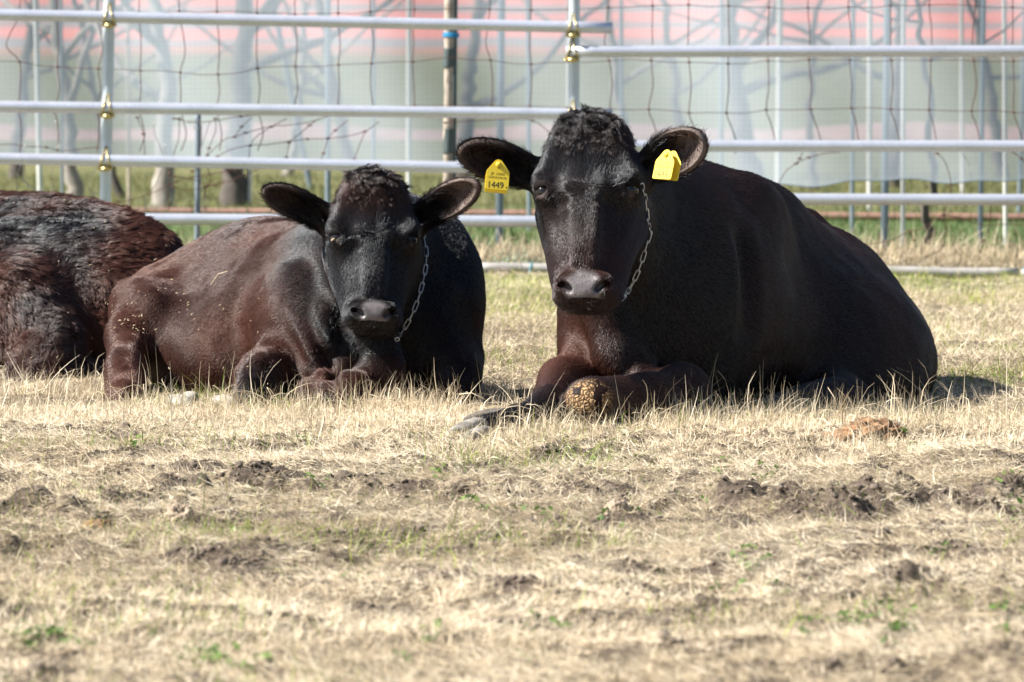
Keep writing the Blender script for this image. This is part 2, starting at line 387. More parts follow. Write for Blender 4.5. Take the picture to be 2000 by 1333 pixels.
def weeds():
    """little flat rosettes of round leaves"""
    cent = []
    for cx, cy, k in ((880, 930, 10), (920, 965, 8), (600, 960, 8), (380, 1265, 16), (460, 1280, 14), (1750, 1225, 16), (1720, 1235, 10), (1470, 1110, 14), (1440, 1090, 10), (1550, 1150, 8), (1940, 1215, 9),
                      (1000, 1005, 8), (1060, 1010, 8), (1990, 1000, 10), (1985, 1050, 8), (250, 885, 6), (620, 870, 6), (480, 645+420, 5), (1500, 925, 8), (1390, 900, 6), (1760, 880, 6), (50, 1240, 14), (30, 1245, 9),
                      (1400, 960, 5), (1850, 1080, 8), (1200, 1010, 6), (820, 1235, 6), (1050, 1230, 6), (1930, 950, 8), (150, 1250, 8), (700, 1100, 5), (1280, 1000, 6), (1100, 900, 6), (840, 1290, 7), (1560, 1240, 8), (1640, 1225, 9)):
        g = G(cx, cy)
        for i in range(k): cent.append((g[0]+rng.normal(0, .03), g[1]+rng.normal(0, .12)))
    c = np.array(cent)[::2]; c = np.repeat(c, 8, 0)+rng.normal(0, 1, (len(c)*8, 2))*[.010, .016]
    n = len(c); base = on_ground(c)+np.column_stack([np.zeros(n), np.zeros(n), rng.uniform(.003, .016, n)])
    az = rng.uniform(0, 6.3, n); r = rng.uniform(.003, .0065, n); tl = rng.normal(.2, .4, n)
    k = 6; th = np.linspace(0, 2*np.pi, k, endpoint=False)
    u = np.stack([np.cos(az)*np.cos(tl), np.sin(az)*np.cos(tl), np.sin(tl)], -1); v = np.stack([-np.sin(az), np.cos(az), rng.normal(0, .4, n)], -1)
    V = base[:, None]+(u[:, None]*np.cos(th)[None, :, None]*1.3+v[:, None]*np.sin(th)[None, :, None])*r[:, None, None]
    Fc = (np.arange(n)*k)[:, None]+np.arange(k)[None]
    o = mesh_np('weeds', V.reshape(-1, 3), Fc, M['weed'], attrs=dict(rnd=np.repeat(rng.uniform(0, 1, n), k)))
    tag(o, 'small bright green weed leaves in patches on the foreground soil', 'weeds', kind='stuff')
    # pale grey green creeping weed beside the ground pipe
    q = np.stack([rng.normal(P(1010, 500, 8.4)[0], .07, 700), rng.normal(8.45, .12, 700)], -1); n = len(q)
    base = on_ground(q)+np.column_stack([np.zeros(n), np.zeros(n), rng.uniform(.0, .035, n)])
    ribbons(base, rng.uniform(0, 6.3, n), rng.uniform(.01, .022, n), rng.uniform(.006, .011, n), rng.normal(.5, .4, n), rng.normal(0, .3, n), rng.uniform(0, 1, n),
            'grey_weeds', M['pale'], 'grey green weeds growing above the ground pipe between the cows')
grass(); weeds()

# ------------------------------------------------------------------ sculpting with distance fields
class Field:
    def __init__(s, xs, ys, zs):
        s.ax = [np.asarray(a, np.float32) for a in (xs, ys, zs)]
        s.F = np.full([len(a) for a in s.ax], .25, np.float32)
    def _box(s, lo, hi, pad):
        sl = []
        for a, l, h in zip(s.ax, lo, hi):
            i, j = np.searchsorted(a, l-pad), np.searchsorted(a, h+pad)
            if j-i < 2: return None
            sl.append(slice(i, j))
        return tuple(sl), (s.ax[0][sl[0]][:, None, None], s.ax[1][sl[1]][None, :, None], s.ax[2][sl[2]][None, None, :])
    def _mix(s, sl, d, k, mode):
        a = s.F[sl]
        if mode == 'cut': d = -d; h = np.clip(k-np.abs(a-d), 0, None)/k; s.F[sl] = np.maximum(a, d)+h*h*k*.25
        else: h = np.clip(k-np.abs(a-d), 0, None)/k; s.F[sl] = np.minimum(a, d)-h*h*k*.25
    def ell(s, c, r, ax=None, k=.05, mode='add'):
        c = np.asarray(c, float); r = np.asarray(r, float); ax = np.eye(3) if ax is None else np.asarray(ax)   # rows: the ellipsoid's axes
        ext = np.sqrt(((ax*r[:, None])**2).sum(0)); b = s._box(c-ext, c+ext, k+.04)
        if b is None: return
        sl, (X, Y, Z) = b; X = X-c[0]; Y = Y-c[1]; Z = Z-c[2]
        q = [(X*a[0]+Y*a[1]+Z*a[2]).astype(np.float32) for a in ax]
        k0 = np.sqrt(sum((qi/ri)**2 for qi, ri in zip(q, r))); k1 = np.sqrt(sum((qi/ri**2)**2 for qi, ri in zip(q, r)))+1e-6
        s._mix(sl, (k0*(k0-1)/k1).astype(np.float32), k, mode)
    def cone(s, a, b, ra, rb, k=.05, mode='add'):
        a, b = np.asarray(a, float), np.asarray(b, float); rm = max(ra, rb)
        bx = s._box(np.minimum(a, b)-rm, np.maximum(a, b)+rm, k+.04)
        if bx is None: return
        sl, (X, Y, Z) = bx; v = b-a; L2 = (v**2).sum()
        t = np.clip(((X-a[0])*v[0]+(Y-a[1])*v[1]+(Z-a[2])*v[2])/L2, 0, 1)
        d = np.sqrt((X-a[0]-v[0]*t)**2+(Y-a[1]-v[1]*t)**2+(Z-a[2]-v[2]*t)**2)-(ra+(rb-ra)*t)
        s._mix(sl, d.astype(np.float32), k, mode)
    def chain(s, pts, rs, k=.05, mode='add'):
        for i in range(len(pts)-1): s.cone(pts[i], pts[i+1], rs[i], rs[i+1], k if i == 0 else min(k, .03), mode)
    def mesh(s, smooth=2):
        F = s.F; ins = (F < 0)
        c = np.zeros([n-1 for n in F.shape], np.uint8)
        off = [(i, j, k) for i in (0, 1) for j in (0, 1) for k in (0, 1)]
        sh = lambda A, o: A[o[0]:A.shape[0]-1+o[0], o[1]:A.shape[1]-1+o[1], o[2]:A.shape[2]-1+o[2]]
        for o in off: c += sh(ins, o)
        I, J, K_ = np.nonzero((c > 0) & (c < 8)); n = len(I)
        val = {o: F[I+o[0], J+o[1], K_+o[2]] for o in off}
        acc = np.zeros((n, 3)); cnt = np.zeros(n)
        for o in off:
            for ax in range(3):
                if o[ax]: continue
                o2 = list(o); o2[ax] = 1; o2 = tuple(o2); fa, fb = val[o], val[o2]
                m = (fa < 0) != (fb < 0); t = np.where(m, fa/np.where(m, fa-fb, 1), 0)
                for q in range(3): acc[:, q] += np.where(m, o[q]+(t if q == ax else 0), 0)
                cnt += m
        loc = acc/cnt[:, None]
        V = np.stack([np.interp(idx+loc[:, q], np.arange(len(s.ax[q])), s.ax[q]) for q, idx in enumerate((I, J, K_))], -1)
        vid = np.full(c.shape, -1, np.int32); vid[I, J, K_] = np.arange(n)
        Q = []
        for ax in range(3):
            a1, a2 = [(1, 2), (2, 0), (0, 1)][ax]
            A = [slice(1, -1)]*3; A[ax] = slice(0, -1); B = list(A); B[ax] = slice(1, None)
            fa, fb = ins[tuple(A)], ins[tuple(B)]
            g = np.array(np.nonzero(fa != fb)); sgn = fa[tuple(g)]
            base = g.copy(); base[a1] += 1; base[a2] += 1
            def cell(d1, d2):
                q = base.copy(); q[a1] += d1; q[a2] += d2; return vid[tuple(q)]
            q4 = np.stack([cell(-1, -1), cell(0, -1), cell(0, 0), cell(-1, 0)], -1)
            q4[~sgn] = q4[~sgn][:, ::-1]; Q.append(q4)
        Q = np.concatenate(Q); Q = Q[(Q >= 0).all(1)]
        e = np.concatenate([Q[:, [0, 1]], Q[:, [1, 2]], Q[:, [2, 3]], Q[:, [3, 0]]])
        for it in range(smooth):
            for lam in (.5, -.52) if it < smooth-1 else (.4,):
                A = np.stack([np.bincount(e[:, 0], V[e[:, 1], q], n)+np.bincount(e[:, 1], V[e[:, 0], q], n) for q in range(3)], -1)
                dg = np.bincount(e[:, 0], minlength=n)+np.bincount(e[:, 1], minlength=n)
                V = V+lam*(A/np.maximum(dg, 1)[:, None]-V)
        return V, Q
def normals(V, Q):
    nf = np.cross(V[Q[:, 2]]-V[Q[:, 0]], V[Q[:, 3]]-V[Q[:, 1]])
    n = np.stack([sum(np.bincount(Q[:, j], nf[:, q], len(V)) for j in range(4)) for q in range(3)], -1)
    return n/np.maximum(np.linalg.norm(n, axis=1, keepdims=True), 1e-9)

class Head:
    """frame of a head: o between the eyes on the face plane, u across, v up the face, w back into the skull"""
    def __init__(s, o, yaw, pitch, roll, sc, muz=1.0):
        s.muz = muz
        Rm = Matrix.Rotation(yaw, 3, 'Z') @ Matrix.Rotation(roll, 3, 'Y') @ Matrix.Rotation(-pitch, 3, 'X')
        s.o = np.asarray(o, float); s.sc = sc
        s.u = np.array(Rm @ Vector((1, 0, 0))); s.v = np.array(Rm @ Vector((0, 0, 1))); s.w = np.array(Rm @ Vector((0, 1, 0)))
        s.ax = np.stack([s.u, s.v, s.w])
    def p(s, u, v, w): return s.o+(s.u*u+s.v*(v*s.muz if v < 0 else v)+s.w*w)*s.sc
    def loc(s, X):
        l = ((np.asarray(X)-s.o) @ s.ax.T)/s.sc; l[..., 1] = np.where(l[..., 1] < 0, l[..., 1]/s.muz, l[..., 1]); return l
    def tilt(s, a, b=0):
        """axes turned by a in the face plane and by b about v"""
        m = np.array([[math.cos(a), math.sin(a), 0], [-math.sin(a), math.cos(a), 0], [0, 0, 1]])
        n = np.array([[math.cos(b), 0, math.sin(b)], [0, 1, 0], [-math.sin(b), 0, math.cos(b)]])
        return m @ n @ s.ax
def sculpt_head(F, h, lids=1.0):
    q = h.sc; E = lambda c, r, k=.04, mode='add', ax=None: F.ell(h.p(*c), np.array(r)*q, h.ax if ax is None else ax, k*q, mode)
    C = lambda a, b, ra, rb, k=.04, mode='add': F.cone(h.p(*a), h.p(*b), ra*q, rb*q, k*q, mode)
    E((0, .065, .125), (.104, .118, .105), .05)
    E((0, .142, .125), (.074, .050, .07), .05)
    E((0, .035, .085), (.094, .12, .066), .05)
    C((0, .02, .078), (0, -.12, .058), .066, .050, .05)
    C((0, -.12, .058), (0, -.215, .050), .050, .044, .04)
    for s in (-1, 1):
        E((s*.088, .018, .082), (.032, .045, .045), .04)
        E((s*.093, .034, .066), (.026, .016, .028), .022, ax=h.tilt(-s*.35))       # brow
        C((s*.062, -.03, .145), (s*.040, -.20, .095), .054, .042, .05)
        C((s*.066, -.02, .200), (s*.032, -.215, .115), .052, .028, .05)
        C((s*.083, -.045, .095), (s*.058, -.15, .078), .018, .010, .025)           # facial crest
        C((s*.030, -.05, .022), (s*.022, -.17, .016), .010, .008, .022)            # edge of the nasal bone
        E((s*.034, -.243, .070), (.042, .028, .050), .025)
        E((s*.040, -.228, .022), (.026, .026, .027), .02)                           # nostril wing
        C((s*.064, -.040, .018), (s*.054, -.165, .016), .013, .010, .035, 'cut')   # groove beside the nose
        E((s*.070, .070, .020), (.022, .040, .014), .03, 'cut')
        C((s*.10, .055, .15), (s*.135, .075, .150), .045, .032, .03)                # root of the ear
    E((0, .070, .010), (.034, .045, .010), .05, 'cut')
    
    E((0, -.236, .062), (.059, .036, .058), .03)
    E((0, -.252, .088), (.043, .021, .048), .018)
    E((0, -.246, .012), (.030, .022, .014), .02)                                    # nose pad
    C((0, -.232, .006), (0, -.264, .014), .0018, .0018, .004, 'cut')                # philtrum
    for s in (-1, 1):
        E((s*.041, -.237, -.008), (.0090, .0185, .030), .007, 'cut', h.tilt(-s*.80, s*.30))
        E((s*.052, -.229, .004), (.009, .008, .022), .006, 'cut')
        C((s*.030, -.2640, .034), (s*.060, -.2600, .075), .0026, .0030, .005, 'cut')
        # opening between the lids
        E((s*.107, .002, .046), (.021, .0105*lids, .022), .004, 'cut', h.tilt(-s*.55, -s*.75))
        C((s*.082, .019, .042), (s*.112, .014, .050), .0075, .0075, .012)           # upper lid
        C((s*.088, -.014, .040), (s*.112, -.014, .052), .006, .006, .010)           # lower lid
    C((-.034, -.2640, .026), (.034, -.2640, .026), .0034, .0034, .005, 'cut')
def ear(F, root, tip, n, width, cup=.62, k=.02, thick=.011):
    """cupped leaf shaped ear from root to tip, opening along n"""
    root, tip = np.asarray(root), np.asarray(tip); a = nrm(tip-root); n = nrm(np.asarray(n)-a*np.dot(n, a)); b = np.cross(a, n)
    L = np.linalg.norm(tip-root); c = root+a*L*.55; ax = np.stack([a, b, n])
    F.cone(root-a*.02, root+a*L*.30, .034, .026, .02)
    F.ell(c, (L*.50, width*.5, width*.33), ax, k)
    F.ell(c+n*width*.27+a*L*.03, (L*.50-thick*.9, width*.5-thick*.75, width*.42), ax, .008, 'cut')
    F.cone(root+n*.028+a*L*.08, root+a*L*.34+n*.020, .012, .015, .012, 'cut')
    return dict(root=root, tip=tip, a=a, b=b, n=n, c=c, L=L, w=width)
BVH = {}
def ray(name, px, py):
    o = CAM; t = Vector(P(px, py, 0)); d = (t-o).normalized(); best = None
    for nme in (name if isinstance(name, tuple) else (name,)):
        r = BVH[nme].ray_cast(o, d)
        if r[0] is not None and (best is None or r[3] < best[3]): best = r
    return best

# ------------------------------------------------------------------ coat
def coat_mat(name, dark, brown, rough=.36, skin=False):
    m, nt, b = mat(name); L = nt.links.new
    a = N(nt, 'ShaderNodeAttribute', _attribute_name='tint')
    c = N(nt, 'ShaderNodeMix', _data_type='RGBA'); L(a.outputs['Fac'], c.inputs[0]); c.inputs[6].default_value = (*dark, 1); c.inputs[7].default_value = (*brown, 1)
    if not skin:
        hi = N(nt, 'ShaderNodeHairInfo'); mr = N(nt, 'ShaderNodeMapRange', **{'To Min': .55, 'To Max': 1.6}); L(hi.outputs['Random'], mr.inputs[0])
        mm = N(nt, 'ShaderNodeVectorMath', _operation='SCALE'); L(c.outputs[2], mm.inputs[0]); L(mr.outputs[0], mm.inputs['Scale'])
        L(mm.outputs[0], b.inputs['Base Color']); b.inputs['Roughness'].default_value = rough
        ml = N(nt, 'ShaderNodeMapRange', **{'To Min': .78, 'To Max': .45}); L(a.outputs['Fac'], ml.inputs[0]); L(ml.outputs[0], b.inputs['Specular IOR Level'])
        st = N(nt, 'ShaderNodeMix', _data_type='RGBA'); L(a.outputs['Fac'], st.inputs[0]); st.inputs[6].default_value = (.84, .93, 1, 1); st.inputs[7].default_value = (1, .80, .74, 1); L(st.outputs[2], b.inputs['Specular Tint'])
        return m
    n = N(nt, 'ShaderNodeAttribute', _attribute_name='nose'); cal = N(nt, 'ShaderNodeAttribute', _attribute_name='callus'); pk = N(nt, 'ShaderNodeAttribute', _attribute_name='pink')
    tc = N(nt, 'ShaderNodeTexCoord'); vo = N(nt, 'ShaderNodeTexVoronoi', Scale=340.0); L(tc.outputs['Object'], vo.inputs['Vector'])
    vc = N(nt, 'ShaderNodeTexVoronoi', _feature='DISTANCE_TO_EDGE', Scale=105.0)
    wz = N(nt, 'ShaderNodeTexNoise', Scale=60.0, Detail=3.0); L(tc.outputs['Object'], wz.inputs['Vector']); wm = N(nt, 'ShaderNodeVectorMath', _operation='MULTIPLY_ADD'); L(wz.outputs['Color'], wm.inputs[0]); wm.inputs[1].default_value = (.012, .012, .012); L(tc.outputs['Object'], wm.inputs[2]); L(wm.outputs[0], vc.inputs['Vector'])
    nz = N(nt, 'ShaderNodeTexNoise', Scale=42.0, Detail=4.0); L(tc.outputs['Object'], nz.inputs['Vector'])
    m1 = N(nt, 'ShaderNodeMix', _data_type='RGBA'); L(n.outputs['Fac'], m1.inputs[0]); L(c.outputs[2], m1.inputs[6])
    L(ramp(nt, nz.outputs[0], [(.3, (.085, .077, .080)), (.7, (.17, .15, .152))]), m1.inputs[7])
    mp = N(nt, 'ShaderNodeMix', _data_type='RGBA'); L(pk.outputs['Fac'], mp.inputs[0]); L(m1.outputs[2], mp.inputs[6]); mp.inputs[7].default_value = (.17, .135, .12, 1)
    cc = ramp(nt, vc.outputs['Distance'], [(.0, (.02, .012, .008)), (.06, (.10, .055, .025)), (.14, (.36, .22, .11)), (.5, (.54, .38, .21))])
    cs = N(nt, 'ShaderNodeMath', _operation='GREATER_THAN'); nk = N(nt, 'ShaderNodeTexNoise', Scale=20.0, Detail=5.0); L(tc.outputs['Object'], nk.inputs['Vector']); L(nk.outputs[0], cs.inputs[0]); cs.inputs[1].default_value = .46
    cf = N(nt, 'ShaderNodeMath', _operation='MULTIPLY'); L(cs.outputs[0], cf.inputs[0]); L(cal.outputs['Fac'], cf.inputs[1])
    m2 = N(nt, 'ShaderNodeMix', _data_type='RGBA'); L(cf.outputs[0], m2.inputs[0]); L(mp.outputs[2], m2.inputs[6]); L(cc, m2.inputs[7])
    L(m2.outputs[2], b.inputs['Base Color'])
    sl_ = N(nt, 'ShaderNodeMapRange', **{'To Min': .12, 'To Max': .6}); L(n.outputs['Fac'], sl_.inputs[0]); L(sl_.outputs[0], b.inputs['Specular IOR Level'])
    ro = N(nt, 'ShaderNodeMapRange', **{'To Min': .62, 'To Max': .30}); L(n.outputs['Fac'], ro.inputs[0]); L(ro.outputs[0], b.inputs['Roughness'])
    bp = N(nt, 'ShaderNodeBump', Strength=.55, Distance=.0015); L(vo.outputs['Distance'], bp.inputs['Height'])
    bs = N(nt, 'ShaderNodeMath', _operation='MULTIPLY'); L(n.outputs['Fac'], bs.inputs[0]); bs.inputs[1].default_value = .5; L(bs.outputs[0], bp.inputs['Strength'])
    b2 = N(nt, 'ShaderNodeBump', Distance=.006); L(vc.outputs['Distance'], b2.inputs['Height']); L(cf.outputs[0], b2.inputs['Strength']); L(bp.outputs[0], b2.inputs['Normal'])
    L(b2.outputs[0], b.inputs['Normal'])
    return m
BLACK, BROWN = (.0075, .0060, .0070), (.080, .031, .021)
M['hide'] = coat_mat('cow_hide', tuple(x*.7 for x in BLACK), tuple(x*.6 for x in BROWN), skin=True)
M['fur'] = coat_mat('cow_coat', BLACK, BROWN)
M['poll'] = coat_mat('poll_hair', (.017, .012, .012), (.06, .03, .02), .38)
M['eye'] = simple('wet_eye', (.010, .008, .008), .06)
M['lid'] = simple('pale_eyelid', (.30, .24, .17), .45, 0, 80, .3)

def hair(name, V, Q, nor, count, dens, flow, length, lift, tint, m, parent, rad=.00042, npt=4, wob=.25, curl=None, lock=0.0, view=-.35, seed=1):
    """hairs on the quads of a hide; dens, flow, length, lift, tint are per vertex arrays"""
    r = np.random.default_rng(seed)
    a = .5*np.linalg.norm(np.cross(V[Q[:, 2]]-V[Q[:, 0]], V[Q[:, 3]]-V[Q[:, 1]]), axis=1)
    cen = V[Q].mean(1); tc = nrm(np.array(CAM))*0+np.array(CAM)-cen; tc /= np.linalg.norm(tc, axis=1, keepdims=True)
    facing = (nor[Q].mean(1)*tc).sum(1)
    w = a*dens[Q].mean(1)*(facing > view); w = np.maximum(w, 0)
    if w.sum() <= 0: return
    count = int(count*(.15 if QUICK else 1))
    fi = r.choice(len(Q), count, p=w/w.sum()); s, t = r.uniform(0, 1, (2, count, 1)); q = Q[fi]
    bl = lambda A: (A[q[:, 0]]*((1-s)*(1-t)).reshape(-1, *[1]*(A.ndim-1))+A[q[:, 1]]*(s*(1-t)).reshape(-1, *[1]*(A.ndim-1))+A[q[:, 2]]*(s*t).reshape(-1, *[1]*(A.ndim-1))+A[q[:, 3]]*((1-s)*t).reshape(-1, *[1]*(A.ndim-1)))
    p, n, f, L, li, ti = bl(V), bl(nor), bl(flow), bl(length), bl(lift), bl(tint)
    # neighbouring hairs share a lean
    lean = np.stack([vnoise(p, 28, 5), vnoise(p, 28, 6), vnoise(p, 28, 7)], -1)*(wob*.75)+np.stack([vnoise(p, 9, 8), vnoise(p, 9, 9), vnoise(p, 9, 10)], -1)*(wob*1.2)
    if lock:                                            # hairs of one lock share a lean and gather towards its middle
        pj = p+np.stack([vnoise(p, 60, 21), vnoise(p, 60, 22), vnoise(p, 60, 23)], -1)*lock*.45; cc = (np.floor(pj/lock)+.5)*lock
        lean = np.stack([vnoise(cc, 97, 5), vnoise(cc, 97, 6), vnoise(cc, 97, 7)], -1)*wob*(1 if curl is not None else .6)+(lean*.9 if curl is None else 0)
    f = f+lean+r.normal(0, wob*(.10 if lock and curl is not None else .35), p.shape); f = f-n*(f*n).sum(1, keepdims=True); f /= np.linalg.norm(f, axis=1, keepdims=True)+1e-6
    li = (li*r.uniform(.6, 1.4, count))[:, None]; L = (L*r.uniform(.6, 1.25, count))[:, None]
    C = np.zeros((count, npt, 3)); C[:, 0] = p-n*.001
    sd = np.cross(n, f); ph = r.uniform(0, 6.28, count)[:, None]
    if curl is not None: ph = (vnoise(cc if lock else p, 55, 31)*6)[:, None]+r.normal(0, .25 if lock else .5, (count, 1))
    if lock: Lk = (.75+.5*vnoise(cc, 71, 33))[:, None]; L = L*Lk
    for i in range(1, npt):
        u = i/(npt-1); d = f*np.cos(li*(1-.55*u))+n*np.sin(li*(1-.55*u))
        C[:, i] = C[:, i-1]+d*L/(npt-1)
    if curl is not None:
        for i in range(1, npt):
            u = i/(npt-1); C[:, i] += (sd*np.sin(ph+u*curl[0])+n*np.cos(ph+u*curl[0]))*curl[1]*u
    if lock:
        for i in range(1, npt): C[:, i] += (cc-p)*((.85 if curl is not None else .34)*(i/(npt-1))**1.1)
    hc = bpy.data.hair_curves.new(name); hc.add_curves([npt]*count)
    off = np.array(parent.location)
    hc.attributes['position'].data.foreach_set('vector', (C-off).astype(np.float32).ravel())
    ra = hc.attributes.new('radius', 'FLOAT', 'POINT'); rr = rad*(1-.75*np.linspace(0, 1, npt)[None]**1.5)*r.uniform(.7, 1.2, (count, 1)); ra.data.foreach_set('value', rr.astype(np.float32).ravel())
    at = hc.attributes.new('tint', 'FLOAT', 'CURVE'); at.data.foreach_set('value', np.clip(ti+r.normal(0, .08, count), 0, 1).astype(np.float32))
    hc.materials.append(m); o = bpy.data.objects.new(name, hc); link(o, parent); return o

def gax(lo, hi, fine, coarse):
    """grid coordinates, fine inside the given interval"""
    f0, f1, fs = fine; a = [np.arange(lo, f0, coarse)] if f0 > lo else []
    a.append(np.arange(max(lo, f0), min(f1, hi), fs))
    if f1 < hi: a.append(np.arange(f1, hi+coarse, coarse))
    return np.concatenate(a)
FINE = .0070 if QUICK else .0036
def frame(yaw, pitch=0.0, roll=0.0):
    """rows: lateral, long, up, turned by yaw about z"""
    m = Matrix.Rotation(yaw, 3, 'Z') @ Matrix.Rotation(pitch, 3, 'X') @ Matrix.Rotation(roll, 3, 'Y')
    return np.array([m @ Vector((1, 0, 0)), m @ Vector((0, 1, 0)), m @ Vector((0, 0, 1))])
def head_attrs(V, h):
    l = h.loc(V); u, v, w = l.T
    d = np.sqrt((u/.040)**2+((v+.243)/.040)**2)
    nose = np.clip((1.25-d)*3, 0, 1)*(w < .045)*(v > -.263)
    head = np.clip((.17-np.abs(u))*20, 0, 1)*(v > -.34)*(v < .22)*(w < .22)*(w > -.06)
    return l, nose, head

def finish_cow(key, loc, label, V, Q, h, ears, tintf, flowf, lenf, counts, callus=None, seed=1, poll=True, densf=None, wob=.25, up=1.0):
    root = empty('cow', loc, label, 'cow')
    nor = normals(V, Q)
    V = V+nor*(fbm(V, 7, 3, seed)*.0035+fbm(V, 24, 2, seed+3)*.0012)[:, None]*(np.full(len(V), 1.6) if h is None else np.clip(np.linalg.norm(V-h.o, axis=1)*3-.35, .12, 1))[:, None]
    nor = normals(V, Q)
    tint = tintf(V, nor); n0 = np.zeros(len(V)); nose = n0; head = n0; l = None
    if h is not None: l, nose, head = head_attrs(V, h)
    pink = n0.copy(); dens = np.ones(len(V)) if densf is None else densf(V, nor); flow = flowf(V, nor); ln = lenf(V, nor); lift = np.full(len(V), .40)
    inear = n0.copy()
    if h is not None:
        for s_ in (-1, 1): pink = pink+.55*np.exp(-(np.linalg.norm(l-[s_*.100, -.014, .045], axis=1)/.009)**2)
    if h is not None:
        u, v, w = l.T
        hf = np.stack([u*2.2+np.sign(u)*.15, np.clip((v-.004)*26, -1, 1), n0], -1)         # whorl between the eyes
        hf = hf[:, :1]*h.u+hf[:, 1:2]*h.v
        flow = flow*(1-head[:, None])+hf*head[:, None]
        ln = ln*(1-head)+head*(.008+.010*np.clip((v+.03)/.10, 0, 1)+.004*np.clip((v-.09)/.05, 0, 1))
        ln = np.where((head > .5) & (v < -.20), .006, np.where(head > .5, ln, ln))
        eye = np.minimum(np.linalg.norm((l-[.108, .0, .046])/[1, .8, 1], axis=1), np.linalg.norm((l-[-.108, .0, .046])/[1, .8, 1], axis=1))
        ln = np.where(eye < .030, .004, ln); dens = dens*(1-.93*nose)*np.clip((eye-.016)*120, 0, 1)
        dens = np.where(head > .5, dens*1.7, dens)
        for E in ears:
            q = V-E['c']; al, be, ga = q @ E['a'], q @ E['b'], q @ E['n']
            on = (np.abs(al) < E['L']*.62) & (np.abs(be) < E['w']*.62) & (np.abs(ga) < E['w']*.5)
            inner = on & ((nor @ E['n']) > .1) & (ga < E['w']*.25)
            inear = np.where(inner, 1, inear); pk = np.clip((al/E['L']+.15)*3.2, 0, 1)*E.get('pale', .8)
            pink = np.where(inner, pk, pink); tint = np.where(inner, .6*pk, tint)
            flow = np.where(on[:, None], E['a']*.9+E.get('hd', np.array((0, 0, .4))), flow)
            ln = np.where(on, .013, ln); ln = np.where(inner, .022, ln); lift = np.where(inner, .8, lift)
            dens = np.where(inner, .45-.38*pk, dens)
    cal = n0 if callus is None else callus(V, nor); dens = dens*(1-.97*cal)
    under = V[:, 2] < .0; dens = dens*np.where(under, .0, 1)
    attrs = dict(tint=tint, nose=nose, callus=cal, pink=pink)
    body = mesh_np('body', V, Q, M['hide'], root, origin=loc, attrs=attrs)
    BVH[key] = BVHTree.FromPolygons([tuple(v) for v in V], [tuple(q) for q in Q.tolist()])
    if True:
        hair('coat', V, Q, nor, counts[0], dens, flow, ln, lift*up, tint, M['fur'], root, rad=.00046 if h is not None else .0006, seed=seed, wob=wob, lock=0 if h is not None else .017)
        if h is not None and poll:
            u, v, w = l.T
            dp = np.clip(1-np.sqrt((u/.078)**2+((v-.178)/.044)**2+((w-.08)/.085)**2), 0, 1)**1.2*(w < .17)
            fl = (h.u*(u*5)[:, None]-h.v*.45-h.w*.9+np.array((.1, 0, 0)))
            hair('poll_hair', V, Q, nor, counts[1], dp, fl, np.full(len(V), .040*h.sc), np.full(len(V), .26), tint*.6+.35*np.clip(fbm(V, 20, 2, 5), 0, 1), M['poll'], root, rad=.00050, npt=10, wob=1.5, lock=.011, curl=(6.0, .0075*h.sc), seed=seed+1)
            dp2 = np.clip(1-np.sqrt((u/.120)**2+((v-.138)/.046)**2), 0, 1)*(w < .14)*(w > -.02)
            hair('poll_hair', V, Q, nor, counts[1]*1.1, dp2, h.v*(v > .12)[:, None]*.2+h.u*(u*7)[:, None]-h.v*.5, np.full(len(V), .023*h.sc), np.full(len(V), .38), tint*.6+.15, M['poll'], root, rad=.00045, npt=7, wob=1.2, lock=.009, curl=(5.0, .0045*h.sc), seed=seed+2)
            # whiskers
            dw = ((v < -.235) & (v > -.32) & (w < .11) & (nose < .2))*1.0
            if dw.sum(): hair('whiskers', V, Q, nor, 260/(1 if not QUICK else .15), dw, -h.v*.3+h.u*(u*9)[:, None], np.full(len(V), .024), np.full(len(V), .9), n0+.2, M['poll'], root, rad=.00030, npt=4, seed=seed+4)
    return root, V, Q, nor
def eyes(root, h, open_=1.0, lidcol=None):
    for s in (-1, 1):
        MB().blob(h.p(s*.097, .001, .058), [.0215*h.sc]*3, seg=24, rings=16).build('eye', M['eye'], root)
        if lidcol and s == -1:
            m3 = Matrix(h.tilt(-s*.55, -s*.75)).transposed()
            MB().blob(h.p(s*.1075, -.004, .0475), (.0165*h.sc, .0045*h.sc, .006*h.sc), rot=m3).build('eyelid', M['lid'], root)

